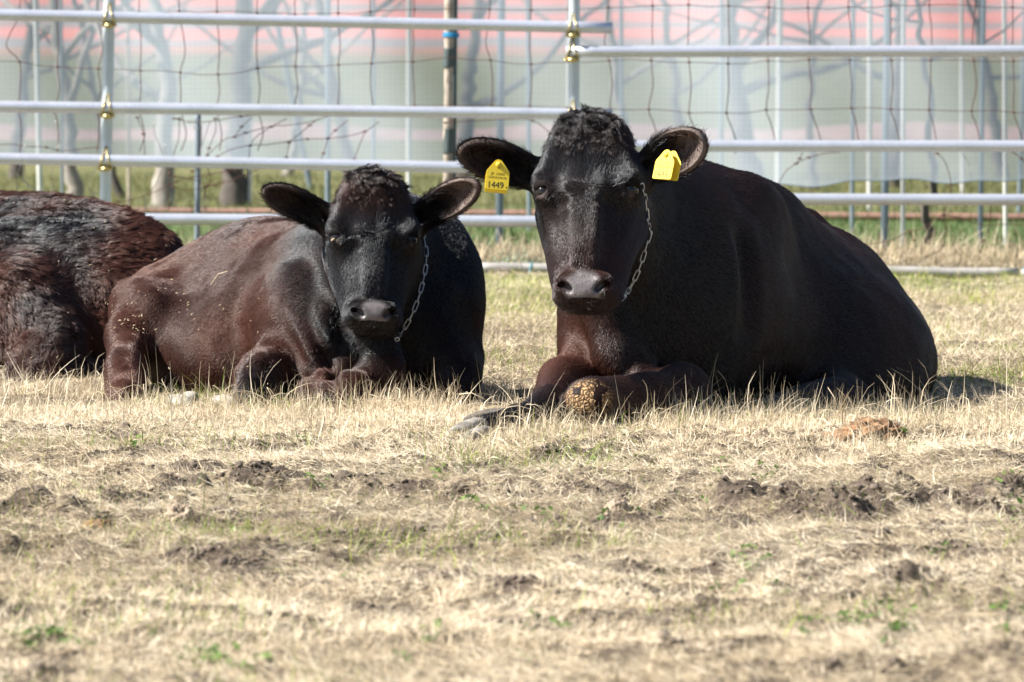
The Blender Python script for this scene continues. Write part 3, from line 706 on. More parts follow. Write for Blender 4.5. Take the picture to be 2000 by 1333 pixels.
def cow_right():
    h = Head(P(1141, 362, -.62), R(-7), R(17), R(-1.5), 1.03, 1.0)
    xs = gax(-.32, 1.12, (-.15, .50, FINE), .010); ys = gax(-1.25, 1.55, (-.80, -.30, FINE), .011); zs = gax(-.06, .84, (.20, .80, FINE), .009)
    F = Field(xs, ys, zs)
    ax = frame(R(-27))
    # trunk: axis runs away to the right
    F.ell(P(1330, 600, .02), (.245, .40, .30), ax, .10)
    F.ell(P(1425, 470, .30), (.16, .34, .165), ax, .10)
    F.ell(P(1515, 660, .52), (.320, .50, .265), ax, .12)
    F.ell(P(1560, 590, .70), (.17, .38, .185), ax, .12)
    F.ell(P(1655, 700, .90), (.205, .32, .20), ax, .10)
    F.ell(P(1690, 725, .45), (.145, .30, .16), ax, .10)           # thigh on the near side
    F.ell(P(1555, 435, .80), (.05, .06, .035), ax, .07)          # hip bone
    F.ell(P(1290, 560, -.12), (.16, .20, .26), ax, .10)          # shoulder
    F.ell(P(1395, 560, .0), (.12, .20, .22), ax, .08)
    F.ell(P(1452, 432, .10), (.085, .15, .115), ax, .06)
    # neck and brisket
    F.cone(h.p(.0, .03, .18), P(1318, 450, .08), .105, .175, .07)
    F.cone(h.p(.0, -.06, .20), P(1265, 560, -.10), .085, .17, .08)
    F.chain([P(1175, 600, -.34), P(1205, 690, -.36), P(1225, 750, -.38)], [.05, .048, .03], .05)   # dewlap
    F.ell(P(1228, 680, -.18), (.115, .12, .19), ax, .06)
    F.ell(P(1152, 675, -.10), (.058, .12, .145), ax, .05)         # far shoulder
    F.cone(P(1152, 690, -.22), P(1092, 790, -.42), .058, .050, .04)
    F.chain([P(1095, 742, -.36), P(1075, 800, -.62), P(1010, 822, -.80), P(945, 838, -.95)], [.052, .047, .031, .032], .03)
    # folded near foreleg, knee towards the left
    F.chain([P(1330, 770, -.38), P(1265, 785, -.50), P(1160, 786, -.66)], [.075, .062, .058], .04)
    F.ell(P(1152, 782, -.68), (.062, .05, .052), None, .02)
    F.cone(P(1170, 815, -.60), P(1290, 825, -.50), .034, .03, .03)
    F.chain([P(1240, 745, -.42), P(1252, 700, -.38)], [.014, .008], .03)
    F.chain([P(1262, 750, -.42), P(1272, 705, -.36)], [.012, .007], .03)
    F.cone(P(1640, 800, .10), P(1480, 822, -.30), .085, .05, .06) # hind leg tucked alongside
    # folds where neck meets shoulder
    for a, b in (((1290, 470), (1330, 620)), ((1450, 470), (1470, 640))):
        F.cone(P(*a, -.26+.1), P(*b, -.30+.1), .012, .012, .06, 'cut')
    sculpt_head(F, h, .68)
    eL = ear(F, h.p(-.115, .065, .15), P(904, 294, -.50), (.10, -1, -.30), .100)
    eR = ear(F, h.p(.115, .075, .15), P(1372, 272, -.52), (-.22, -1, .0), .112)
    eL['pale'] = .35; eR['pale'] = .95  # inner skin of the right ear coloured paler, sunlight put into its tone
    V, Q = F.mesh(3)
    def tintf(V, n):
        t = np.clip(fbm(V, 3, 3, 3)*.22+.10, 0, 1)
        t += .55*np.exp(-(np.linalg.norm(V-P(1590, 430, .6), axis=1)/.22)**2)
        t += .75*np.clip(1-np.linalg.norm((V-P(1110, 700, -.3))/[.13, .35, .22], axis=1), 0, 1)**.5
        t += .35*np.clip(1-np.linalg.norm((V-P(1215, 770, -.5))/[.30, .35, .10], axis=1), 0, 1)**.5
        t += .40*np.clip(1-np.linalg.norm((V-P(1205, 265, -.55))/[.10, .2, .10], axis=1), 0, 1)
        return np.clip(t, 0, 1)
    flow = lambda V, n: np.tile(ax[1]*.7+np.array((0, 0, -.55)), (len(V), 1))
    ln = lambda V, n: .011+.010*np.clip((V[:, 2]-.40)*4, 0, 1)
    cal = lambda V, n: np.clip(2.2-2.0*np.linalg.norm((V-P(1150, 778, -.74))/[.074, .10, .051], axis=1), 0, 1)
    root, V, Q, nor = finish_cow('right', P(1350, 830, .2)*[1, 1, 0], 'black cow with yellow ear tags and a chain, one scabbed knee folded under it', V, Q, h, (eL, eR), tintf, flow, ln, (430000, 9000), cal, seed=11)
    eyes(root, h)
    return root, h, (eL, eR)
def cow_middle():
    h = Head(P(733, 460, .10), R(5), R(13), R(2), .905, .90)
    xs = gax(-1.10, .02, (-.66, -.05, FINE), .009); ys = gax(-.25, 2.0, (-.10, .42, FINE), .011); zs = gax(-.06, .72, (.14, .64, FINE), .008)
    F = Field(xs, ys, zs)
    ax = frame(R(22))
    F.ell(P(790, 640, .50), (.165, .24, .255), ax, .10)
    F.ell(P(700, 560, .62), (.20, .30, .20), ax, .10)
    F.ell(P(800, 560, .60), (.12, .22, .20), ax, .10)
    F.ell(P(555, 625, .95), (.285, .50, .25), ax, .10)
    F.ell(P(525, 545, 1.05), (.15, .45, .135), ax, .10)
    F.ell(P(405, 620, 1.22), (.20, .28, .165), ax, .10)
    F.ell(P(315, 588, 1.05), (.075, .16, .070), ax, .10)         # hip
    F.ell(P(440, 690, .80), (.20, .30, .17), ax, .08)            # belly
    F.ell(P(272, 590, .85), (.045, .14, .055), ax, .09)
    # hind leg reaching forward
    F.chain([P(290, 610, .95), P(252, 660, .75), P(243, 720, .55), P(238, 775, .35), P(222, 800, .22)], [.070, .058, .048, .036, .028], .09)
    F.cone(P(250, 745, .5), P(262, 780, .35), .040, .034, .03)
    # shoulder and near foreleg folded under
    F.ell(P(585, 640, .45), (.12, .17, .16), ax, .08)
    F.ell(P(640, 690, .32), (.085, .12, .13), ax, .06)
    F.chain([P(560, 700, .42), P(505, 735, .22), P(490, 775, .12)], [.075, .058, .042], .04)
    F.chain([P(640, 720, .30), P(615, 770, .14)], [.055, .042], .04)
    F.chain([P(760, 735, .30), P(690, 765, .08)], [.055, .047], .04)
    F.cone(P(690, 765, .06), P(620, 785, .10), .045, .035, .03)
    F.ell(P(885, 735, .35), (.055, .12, .085), ax, .05)
    F.chain([P(895, 700, .40), P(880, 765, .22)], [.06, .045], .04)
    # neck and dewlap
    F.cone(h.p(0, .02, .17), P(745, 500, .55), .100, .155, .08)
    F.cone(h.p(0, -.08, .18), P(745, 620, .42), .075, .13, .08)
    F.chain([P(735, 660, .18), P(748, 720, .17), P(760, 765, .20)], [.055, .048, .030], .05)
    F.ell(P(860, 560, .55), (.07, .16, .17), ax, .08)
    # loose skin folds on the neck
    for a, b in (((600, 610), (640, 700)), ((640, 560), (668, 680)), ((668, 620), (690, 690)), ((562, 560), (470, 700)), ((655, 690), (600, 735)), ((800, 690), (770, 760))):
        r1, r2 = None, None
        F.cone(P(*a, .24), P(*b, .20), .010, .010, .05, 'cut')
    sculpt_head(F, h, .45)
    eL = ear(F, h.p(-.115, .070, .15), P(519, 372, .18), (.15, -1, -.30), .080)
    eR = ear(F, h.p(.115, .075, .15), P(930, 362, .16), (-.22, -1, .0), .088)
    eL['pale'] = .45; eR['pale'] = .9  # sun-facing right ear gets a lighter inner colour to look lit
    V, Q = F.mesh(3)
    for a in (1,):
        nn = normals(V, Q)
        fold = np.sin(V[:, 0]*95+V[:, 2]*38+fbm(V, 6, 2, 9)*2.0)*np.exp(-((V[:, 0]-P(640, 0, .3)[0])/.085)**2-((V[:, 2]-.14)/.10)**2)*(V[:, 1] < .6)
        ribs = np.sin(V[:, 0]*34-V[:, 2]*20+fbm(V, 4, 2, 19)*1.3)*np.exp(-((V[:, 0]-P(450, 0, .8)[0])/.18)**2-((V[:, 2]-.27)/.12)**2)
        hd = np.clip(np.linalg.norm(V-h.o, axis=1)*6-1.3, 0, 1)
        V = V+nn*((fold*.0095+ribs*.0055)*hd)[:, None]
    def tintf(V, n):
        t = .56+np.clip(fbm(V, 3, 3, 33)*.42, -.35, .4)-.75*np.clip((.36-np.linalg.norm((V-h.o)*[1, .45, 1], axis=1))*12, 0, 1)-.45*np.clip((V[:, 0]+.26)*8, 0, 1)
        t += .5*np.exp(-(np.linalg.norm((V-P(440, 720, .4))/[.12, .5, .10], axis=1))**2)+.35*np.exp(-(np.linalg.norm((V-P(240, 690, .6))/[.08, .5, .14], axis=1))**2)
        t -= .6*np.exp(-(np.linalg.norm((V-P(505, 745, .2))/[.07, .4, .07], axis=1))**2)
        t += .5*np.exp(-(np.linalg.norm((h.loc(V)-[-.02, .13, .06])/[.12, .05, .2], axis=1))**2)
        return np.clip(t, 0, 1)
    flow = lambda V, n: np.tile(-ax[0]*.25+ax[1]*.6+np.array((0, 0, -.7)), (len(V), 1))
    ln = lambda V, n: np.full(len(V), .0095)
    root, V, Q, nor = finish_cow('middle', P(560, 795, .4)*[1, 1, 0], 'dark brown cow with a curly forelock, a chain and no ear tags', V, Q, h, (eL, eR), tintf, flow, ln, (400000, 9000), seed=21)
    eyes(root, h, lidcol=True)
    return root, h, (eL, eR)
def cow_left():
    xs = gax(-2.0, -.72, (-1.5, -.75, .0075), .012); ys = gax(.7, 3.0, (0, 0, .01), .013); zs = gax(-.06, .75, (0, .7, .0075), .01)
    F = Field(xs, ys, zs); ax = frame(R(62))
    F.ell(P(-60, 615, 1.75), (.36, .70, .305), ax, .1)
    F.ell(P(110, 605, 1.70), (.27, .40, .255), ax, .1)
    F.ell(P(50, 495, 1.80), (.18, .48, .145), ax, .1)
    F.ell(P(215, 565, 1.85), (.16, .25, .145), ax, .1)
    F.cone(P(240, 580, 1.85), P(335, 575, 2.0), .125, .070, .08)
    F.ell(P(200, 660, 1.55), (.19, .24, .18), ax, .08)
    F.chain([P(30, 600, 1.35), P(90, 680, 1.25), P(60, 745, 1.15)], [.14, .10, .06], .06)
    F.cone(P(70, 740, 1.15), P(190, 745, 1.25), .06, .05, .05)
    F.cone(P(95, 600, 1.28), P(120, 720, 1.22), .012, .012, .05, 'cut')
    V, Q = F.mesh(3)
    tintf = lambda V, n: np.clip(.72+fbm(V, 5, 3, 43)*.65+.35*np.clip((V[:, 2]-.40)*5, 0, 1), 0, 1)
    flow = lambda V, n: np.tile(np.array((.8, .2, -.6)), (len(V), 1))+np.stack([vnoise(V, 9, 1), vnoise(V, 9, 2), vnoise(V, 9, 3)], -1)*.9
    ln = lambda V, n: .025+.011*vnoise(V, 12, 4)
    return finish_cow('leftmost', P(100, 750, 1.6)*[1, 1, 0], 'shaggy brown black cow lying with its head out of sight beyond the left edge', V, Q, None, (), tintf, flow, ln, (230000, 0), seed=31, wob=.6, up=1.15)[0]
cb, hb, eb = cow_right()
ca, ha, ea = cow_middle()
cl = cow_left(); 

# ------------------------------------------------------------------ ear tags, chains
def rotm(a, b, c): return Matrix((a, b, c)).transposed()
def plate(name, cen, u, v, n, pts, th, m, parent, off):
    """flat plastic plate: outline pts in (u,v) metres, rounded edge, thickness th along n"""
    bm = bmesh.new(); cen = Vector(cen)-off; u, v, n = Vector(u), Vector(v), Vector(n)
    f = bm.faces.new([bm.verts.new(cen+u*a+v*b+n*0.0) for a, b in pts])
    e = bmesh.ops.extrude_face_region(bm, geom=[f]); vs = [g for g in e['geom'] if isinstance(g, bmesh.types.BMVert)]
    bmesh.ops.translate(bm, verts=vs, vec=n*th)
    bmesh.ops.recalc_face_normals(bm, faces=bm.faces)
    bmesh.ops.bevel(bm, geom=[e_ for e_ in bm.edges if e_.calc_face_angle(0) > 1.2], offset=.0005, segments=2, affect='EDGES')
    me = bpy.data.meshes.new(name); bm.to_mesh(me); bm.free(); me.materials.append(m)
    o = bpy.data.objects.new(name, me); return link(o, parent)
def text(body, name, cen, u, v, n, size, m, parent, off, ax=1.0):
    cu = bpy.data.curves.new(name, 'FONT'); cu.body = body; cu.size = size; cu.align_x = 'CENTER'; cu.align_y = 'CENTER'; cu.extrude = .0001; cu.offset = 0.0
    cu.materials.append(m); o = bpy.data.objects.new(name, cu); link(o, parent)
    mm = rotm(Vector(u)*ax, v, n).to_4x4(); mm.translation = Vector(cen)-off
    bpy.context.view_layer.update(); me = bpy.data.meshes.new_from_object(o); bpy.data.objects.remove(o)
    o = bpy.data.objects.new(name, me); link(o, parent); o.matrix_local = mm; return o
def ear_tag(cow, px, py, d, u, v, inkm, label, dbl=(.0, -.006)):
    """tag with its rivet at the top; hangs in front of the ear"""
    u = Vector(nrm(u)); v = Vector(nrm(np.array(v)-np.dot(v, u)*np.array(u))); n = u.cross(v); off = Vector(cow.location)
    c = Vector(P(px, py, d))
    o = [(-.0275, -.034), (.0275, -.034), (.0275, .006), (.0262, .011), (.0090, .0335), (.005, .0365), (0, .0375), (-.005, .0365), (-.0090, .0335), (-.0262, .011), (-.0275, .006)]
    def rc(pts):                                    # round the two bottom corners
        r = .004; x, y = .0275, .034
        return [(-x, -y+r), (-x+r*.3, -y+r*.3), (-x+r, -y), (x-r, -y), (x-r*.3, -y+r*.3), (x, -y+r)]+pts[2:]
    t = plate('ear_tag', c, u, v, n, rc(o), .0016, M['yellow'], cow, off); t['label'] = label
    b = plate('ear_tag_back', c+u*dbl[0]+v*dbl[1]-n*.016, (u-n*.10).normalized(), v, n, rc(o), .0016, M['yellow'], t, off)
    k = MB(); k.blob(c+v*.0255+n*.002, (.0065, .0065, .0042), rot=rotm(u, v, n)); k.tube([c+v*.0255-n*.018, c+v*.0255+n*.001], .0032)
    k.build('rivet', M['yellow'], t)
    # front face lies on the +n side of the curved plate
    F_ = lambda a, bb: c+u*a+v*bb+n*.0018
    text('1449', 'printed_number', F_(-.004, -.0235), u, v, n, .0215, inkm, t, off, .92)
    text('4', 'printed_digit', F_(.0225, -.0275), u, v, n, .008, inkm, t, off)
    text('JP  13465', 'printed_line', F_(0, .0035), u, v, n, .0085, M['inkfaint'], t, off)
    text('*', 'printed_mark', F_(0.001, .0150), u, v, n, .011, inkm, t, off)
    bars = MB(); x = -.022
    r = random.Random(4)
    while x < .021:
        w = r.choice((.0006, .0009, .0013)); q = [F_(x, -.0078), F_(x+w, -.0078), F_(x+w, -.0028), F_(x, -.0028)]
        bars.add(q, [(0, 1, 2, 3)]); x += w+r.choice((.0007, .001))
    bars.build('barcode', M['inkfaint'], t, smooth=False)
    return t
ear_tag(cb, 972, 343, -.56, (1, .12, -.09), (.02, .12, 1), M['ink'], 'yellow ear tag numbered 1449 seen flat on')
ear_tag(cb, 1298, 323, -.600, (1, -.80, -.04), (.20, .22, 1), M['ink'], 'sunlit yellow ear tag turned away with its number washed out', (.006, .002))

def chain(name, names, path, label, start=None):
    """links laid end to end over the hide where the lens sees it, then on round behind the jaw"""
    pts = []
    for px, py, lift in path:
        hit = ray(names, px, py)
        if lift: p = Vector(P(px, py, lift))
        elif hit is None or hit[0] is None: p = Vector(P(px, py, pts[-1][1] if pts else 0))
        else: p = hit[0]+(CAM-hit[0]).normalized()*.007
        pts.append(Vector(p))
    # resample evenly
    L = .0250; out = [pts[0]]; acc = 0
    seg = [(pts[i], pts[i+1]) for i in range(len(pts)-1)]
    cur = pts[0]; i = 0; pos = 0.0; tot = sum((b-a).length for a, b in seg); n = int(tot/L)
    cum = [0]
    for a, b in seg: cum.append(cum[-1]+(b-a).length)
    def at(s):
        for j in range(len(seg)):
            if s <= cum[j+1] or j == len(seg)-1: return seg[j][0].lerp(seg[j][1], (s-cum[j])/max(cum[j+1]-cum[j], 1e-6))
    mb = MB(); r = .0014; ll, ww = .0148, .0048
    for k in range(n):
        a, b = at(k*L), at((k+1)*L); c = (a+b)/2; t = (b-a).normalized()
        view = (CAM-c).normalized(); s0 = t.cross(view).normalized(); f0 = s0.cross(t)
        an = (R(18) if k % 2 == 0 else R(100))+random.uniform(-.25, .25); sd = s0*math.cos(an)+f0*math.sin(an)
        loop = []
        for q in range(20):
            th = 2*math.pi*q/20; cx, sx = math.cos(th), math.sin(th)
            loop.append(c+t*((ll-ww)*(1 if cx > 0 else -1)*(abs(cx) > .05)+ww*cx)+sd*ww*sx)
        loop.append(loop[0]); mb.tube(loop, r, 7, cap=False)
    o = mb.build(name, M['chain'], origin=pts[len(pts)//2]); tag(o, label, 'chain'); return o
chain('neck_chain', ('right',), [(1253, 360, 0), (1262, 395, 0), (1264, 430, 0), (1270, 455, 0), (1262, 480, 0), (1254, 510, 0), (1243, 540, 0), (1229, 566, 0), (1218, 582, -.46), (1200, 594, -.47), (1175, 600, -.48)],
      'steel link chain round the neck of the black cow with ear tags')
chain('neck_chain', ('middle',), [(822, 440, 0), (828, 462, 0), (833, 492, 0), (832, 520, 0), (827, 548, 0), (820, 575, 0), (811, 602, 0), (798, 628, 0), (784, 652, 0), (770, 666, 0), (752, 667, .22), (734, 657, .22)],
      'steel link chain hanging below the jaw of the dark brown cow')

# ------------------------------------------------------------------ pipe fence
DF = 8.0
def tubebetween(name, a, b, r, m, parent, n=20, hollow=False, sag=0, flex=0):
    a, b = Vector(a), Vector(b); k = 24
    pts = [a.lerp(b, i/k)+Vector((0, 0, -sag*math.sin(math.pi*i/k)+flex*math.sin(i*1.1))) for i in range(k+1)]
    return MB().tube(pts, r, n, hollow=hollow).build(name, m, parent)
pf = empty('pipe_fence', P(660, 520, DF)*[1, 1, 0], 'fence of shiny galvanised steel pipe rails clamped to two steel posts behind the cows', 'fence')
RR = .0222
rails = [((-420, 20), (1196, 55)), ((-420, 203), (1196, 224)), ((-420, 302), (1196, 333)), ((-420, 424), (1196, 434)),
         ((1106, 101), (2420, 100)), ((1106, 285.5), (2420, 286)), ((1106, 388), (2420, 392))]
def rail_y(i, x):
    (x0, y0), (x1, y1) = rails[i]; return y0+(y1-y0)*(x-x0)/(x1-x0)
for i, (a, b) in enumerate(rails): tubebetween('rail', P(*a, DF), P(*b, DF), RR, M['rail'], pf, hollow=True)
posts = [(218, -200, 202, 560), (1123, -200, 1118, 560)]
for x0, y0, x1, y1 in posts: tubebetween('post', P(x0, y0, DF+.048), P(x1, y1, DF+.048), RR, M['post'], pf)
def clamp(px, i, k):
    y = rail_y(i, px); c = Vector(P(px, y, DF)); r = RR+.0022
    sd = MB(); sd.blob(c+Vector((0, -.006, -RR-.010)), (.021, .024, .013), f=lambda v: Vector((v.x, v.y, max(-.75, v.z))))
    st = sd.build('clamp', M['gold'], pf)
    MB().tube([c+Vector((-.024, .030, -.020)), c+Vector((.024, .030, -.020))], .005, 8).build('clamp_pin', M['gold'], st)
    for s in (-1, 1):                                   # two spring arms over the rail, meeting above on the post
        arm = [c+Vector((s*.004+.003, .0235, .052)), c+Vector((s*.006, .004, .040))]
        for a in range(0, 8):
            an = R(68-a*21); arm.append(c+Vector((s*(.007+.0022*a), -math.cos(an)*r-.001, math.sin(an)*r)))
        MB().tube(arm, .0034, 8).build('clamp_arm', M['gold'], st)
        MB().tube([c+Vector((s*.017, -.010, -RR-.009)), c+Vector((s*.030, -.010, -RR-.009))], .0055, 6).build('clamp_bolt', M['gold'], st)
for i in range(4): clamp(213-i*3.5, i, i)
clamp(1119, 0, 1); clamp(1117, 4, 1)
for i in (1, 2, 3, 5, 6): clamp(1118, i, 1)
MB().blob(P(1115, -8, DF), (.02, .024, .013)).build('clamp', M['gold'], pf)

# pipe lying along the foot of the bank, tied with twine
gp = empty('ground_pipe', P(1450, 530, DF-.25), 'weathered pale pipe lying along the foot of the bank under the fence', 'pipe')
tubebetween('pipe_length', P(914, 524, DF-.25), P(1990, 534, DF-.25), 0.020, M['pipe'], gp, sag=-.002, flex=.0015)
tubebetween('pipe_length', P(1994, 536, DF-.27), P(2420, 540, DF-.27), .0185, M['pipe'], gp)
for px, py, mm, nm in ((1036, 525, 'teal', 'twine_tie'), (1998, 535, 'blue', 'twine_tie')):
    c = Vector(P(px, py, DF-.25)); g = MB()
    loop = [c+Vector((.004*math.sin(a), -math.cos(a)*.0215, math.sin(a)*.0215)) for a in np.linspace(0, 6.6, 18)]
    g.tube(loop, .0030, 6); g.tube([c+Vector((-.002, -.021, -.008)), c+Vector((-.004, -.024, -.028)), c+Vector((.004, -.026, -.050))], [.0034, .003, .004], 6)
    g.build(nm, M[mm], gp)

# ------------------------------------------------------------------ rusty woven wire stock fence
DW = 8.16
wf = empty('wire_fence', P(880, 520, DW)*[1, 1, 0], 'sagging fence of rusty woven stock wire with square openings behind the pipe rails', 'fence')
def wire(pts, r=.0018, m='rustwire', d=DW, name='wire', parent=wf, kind=None):
    """smooth bent wire through photo points"""
    q = [Vector(P(x, y, d+(p[0] if p else 0))) for x, y, *p in pts]; out = []
    for i in range(len(q)-1):
        a, b, c, e = q[max(i-1, 0)], q[i], q[i+1], q[min(i+2, len(q)-1)]
        for t in np.linspace(0, 1, 6)[:-1]:
            out.append(.5*((2*b)+(c-a)*t+(2*a-5*b+4*c-e)*t*t+(3*b-a-3*c+e)*t**3))
    out.append(q[-1]); return MB().tube(out, r, 6).build(name, M[m], parent)
knots = MB()
def knot(x, y):
    c = Vector(P(x, y, DW)); knots.blob(c, (.0055, .005, .0045), seg=8, rings=6); knots.tube([c+Vector((-.009, 0, .001)), c+Vector((.008, .0, -.001))], .0024, 6)
colx = [-118, -42, 38, 112, 192, 274, 352, 426, 503, 577, 661, 725, 806, 880, 958, 1037, 1112, 1190, 1272, 1346, 1422, 1500, 1580, 1660, 1741, 1818, 1902, 1979, 2056, 2134, 2210]
rr = random.Random(3)
def row0(x): return 25-12*min(1, max(0, (x-600)/700))+3*math.sin(x*.013)
def row1(x): return np.interp(x, [-150, 38, 112, 352, 426, 503, 577, 661, 806, 880, 958, 1037, 1190, 1272, 1422, 1500, 1580, 2300], [118, 121, 131, 142, 146, 134, 130, 127, 121, 113, 118, 126, 119, 119, 125, 119, 117, 122])
def row2(x): return np.interp(x, [-150, 38, 503, 806, 958, 1190, 1272, 1346, 1422, 1500, 1660, 1902, 1979, 2300], [216, 216, 212, 207, 206, 213, 214, 221, 221, 215, 212, 217, 220, 222])
for rf in (lambda x: -78+3*math.sin(x*.01), row0, row1, row2):
    pts = []
    for a, b in zip(colx[:-1], colx[1:]):
        pts += [(a, float(rf(a))), ((a+b)/2, float(rf((a+b)/2))+rr.uniform(-2.0, 3.0))]
    wire(pts, .0013)
bow = {38: -25, 112: 2, 192: 8, 352: 9, 426: 2, 503: -2, 577: 3, 661: 3, 725: 4, 806: 2, 958: -9, 1037: -2, 1190: -9}
for i, x in enumerate(colx):
    if x == 880: continue
    b = bow.get(x, rr.uniform(-3, 3)); y1, y2 = float(row1(x)), float(row2(x)); y0 = row0(x)
    dx = rr.uniform(-3, 3)
    pts = [(x-b*.3, -80), (x+dx, y0), (x+b*.7, (y0*.6+y1*.4)), (x+b, y0*.3+y1*.7), (x, y1), (x+rr.uniform(-1, 6), (y1+y2)/2), (x+rr.uniform(-5, 4), y2)]
    if x >= 1190: e = pts[-1]; pts += [(e[0]+8, y2+24), (e[0]+15+rr.uniform(-2, 5), y2+58), (e[0]+16, y2+80)]
    elif x <= 560: e = pts[-1]; pts += [(e[0]+4, y2+18), (e[0]+6+rr.uniform(-4, 6), y2+50), (e[0]+rr.uniform(-5, 8), y2+82)]
    wire(pts, .0019)
    for yy in (y0, y1, y2): knot(x+(dx if yy == y0 else pts[6][0]-x if yy == y2 else 0), yy)
# the crumpled lower part of the netting
lower = [[(-60, 288), (20, 282), (45, 286), (90, 288), (120, 295), (170, 290), (200, 288)], [(340, 232), (380, 240), (420, 236), (470, 228), (560, 222), (640, 214)],
         [(405, 304), (425, 285), (440, 272), (458, 268), (480, 260), (530, 247), (560, 245), (600, 240), (640, 228)], [(425, 306), (450, 293), (490, 284), (520, 283), (563, 277), (600, 272), (640, 271), (680, 266), (713, 257), (740, 238)],
         [(458, 268), (472, 248), (492, 230)], [(488, 285), (500, 268), (530, 248), (560, 232)], [(563, 278), (585, 262), (605, 245), (622, 232)], [(640, 271), (655, 255), (680, 235)],
         [(488, 285), (487, 305), (482, 330), (484, 350)], [(565, 279), (560, 308), (553, 330)], [(640, 271), (632, 300), (622, 322)], [(713, 257), (700, 290), (692, 312), (690, 330)],
         [(420, 232), (421, 255), (408, 290), (405, 304)], [(350, 232), (349, 270), (340, 300), (332, 340), (328, 380), (330, 410)], [(268, 230), (280, 262), (283, 304)], [(340, 345), (375, 350), (420, 362), (470, 345), (520, 325)],
         [(232, 394), (255, 391), (300, 376), (345, 355), (400, 342), (470, 332)], [(340, 366), (365, 372), (400, 366), (440, 352)], [(375, 335), (400, 325), (412, 350), (403, 365), (398, 395), (402, 412)],
         [(1520, 360), (1535, 335), (1555, 320), (1580, 308), (1612, 300), (1640, 298)], [(1555, 320), (1562, 310), (1568, 296)], [(1830, 300), (1845, 315), (1855, 345), (1857, 362), (1853, 395), (1843, 418)],
         [(1690, 478), (1740, 470), (1775, 452), (1800, 448), (1825, 430), (1843, 420), (1880, 428), (1912, 438), (1935, 441), (1975, 438), (2030, 442)], [(1843, 420), (1846, 450), (1842, 480), (1830, 492), (1800, 505)],
         [(1936, 400), (1932, 441), (1922, 470), (1912, 495)], [(1778, 455), (1785, 470), (1790, 486)], [(1976, 296), (1995, 310), (2010, 330)], [(870, 240), (1000, 233), (1040, 236), (1060, 248), (1075, 262)]]
for l in lower: wire(l, .0016); 
for l in lower:
    for x, y in (l[0], l[len(l)//2]): knot(x, y)
knots.build('wire_knots', M['rustwire'], wf)['kind'] = 'stuff'
# loose offcuts of bare wire and dry bindweed tied to the netting
loose = empty('bare_wire_ends', P(300, 300, DW-.03), 'loose grey ends of bare tie wire and dry stems twisted into the netting', 'wire ends')
for l in [[(38, 278), (36, 292), (42, 305), (38, 330), (30, 352), (36, 372)], [(50, 283), (44, 300), (46, 345), (60, 372)], [(108, 236), (112, 270), (118, 280), (110, 290)], [(112, 300), (105, 322), (103, 360), (106, 390)],
          [(178, 322), (186, 330), (176, 350), (175, 372), (186, 388)], [(300, 240), (302, 262), (318, 300)], [(322, 282), (320, 310), (316, 330), (308, 352), (290, 385)], [(388, 232), (394, 262), (390, 300), (382, 330), (379, 360), (382, 400), (388, 450), (392, 480)],
          [(410, 238), (402, 262), (396, 280), (388, 304), (392, 350), (398, 390), (394, 440)], [(20, 330), (60, 365), (88, 380)], [(355, 240), (372, 236), (388, 240), (394, 250), (380, 252), (378, 243)], [(185, 372), (186, 405)], [(283, 380), (284, 410)], [(1876, 299), (1888, 312), (1894, 325)]]:
    wire(l, .0015, 'wire', DW-.03, 'wire_end', loose)

# posts of the wire fence
wp = empty('wooden_post', P(876, 520, 8.26)*[1, 1, 0], 'weathered wooden fence post with dark sleeves beside the green pipe', 'post')
def rough_tube(p0, p1, r, amp, seed, n=18, k=40):
    a, b = Vector(p0), Vector(p1); mb = MB(); pts = [a.lerp(b, i/k) for i in range(k+1)]
    mb.tube(pts, [r*(1+amp*vnoise(np.array([[0, i*.35, seed]]), 1)[0]) for i in range(k+1)], n); return mb
rough_tube(P(879, -140, 8.26), P(873, 560, 8.26), .0185, .10, 3).build('post_shaft', M['wood'], wp)
for y0, y1 in ((95, 132), (252, 300)): tubebetween('sleeve', P(877, y0, 8.258), P(875, y1, 8.258), .0205, M['darkgreen'], wp)
g = MB()
for k in range(3): g.tube([Vector(P(878, 66+k*3, 8.26))+Vector((math.cos(a)*.030+.006, math.sin(a)*.023, .002*math.sin(a*2))) for a in np.linspace(0, 6.283, 16)], .0028, 6)
g.build('twine_tie', M['blue'], wp)
gp2 = rough_tube(P(890.5, -140, 8.29), P(884, 560, 8.29), .0095, .0, 1).build('green_post', M['greenpipe'], origin=P(884, 560, 8.29)); tag(gp2, 'slim dark green pipe post tied to the wooden post', 'post')
sp = rough_tube(P(387, 225, 8.24), P(385, 520, 8.24), .0115, .04, 4).build('thin_stake', M['postgrey'], origin=P(385, 520, 8.24)); tag(sp, 'thin grey stake wrapped in wire ends beside the curly loose wire', 'stake')

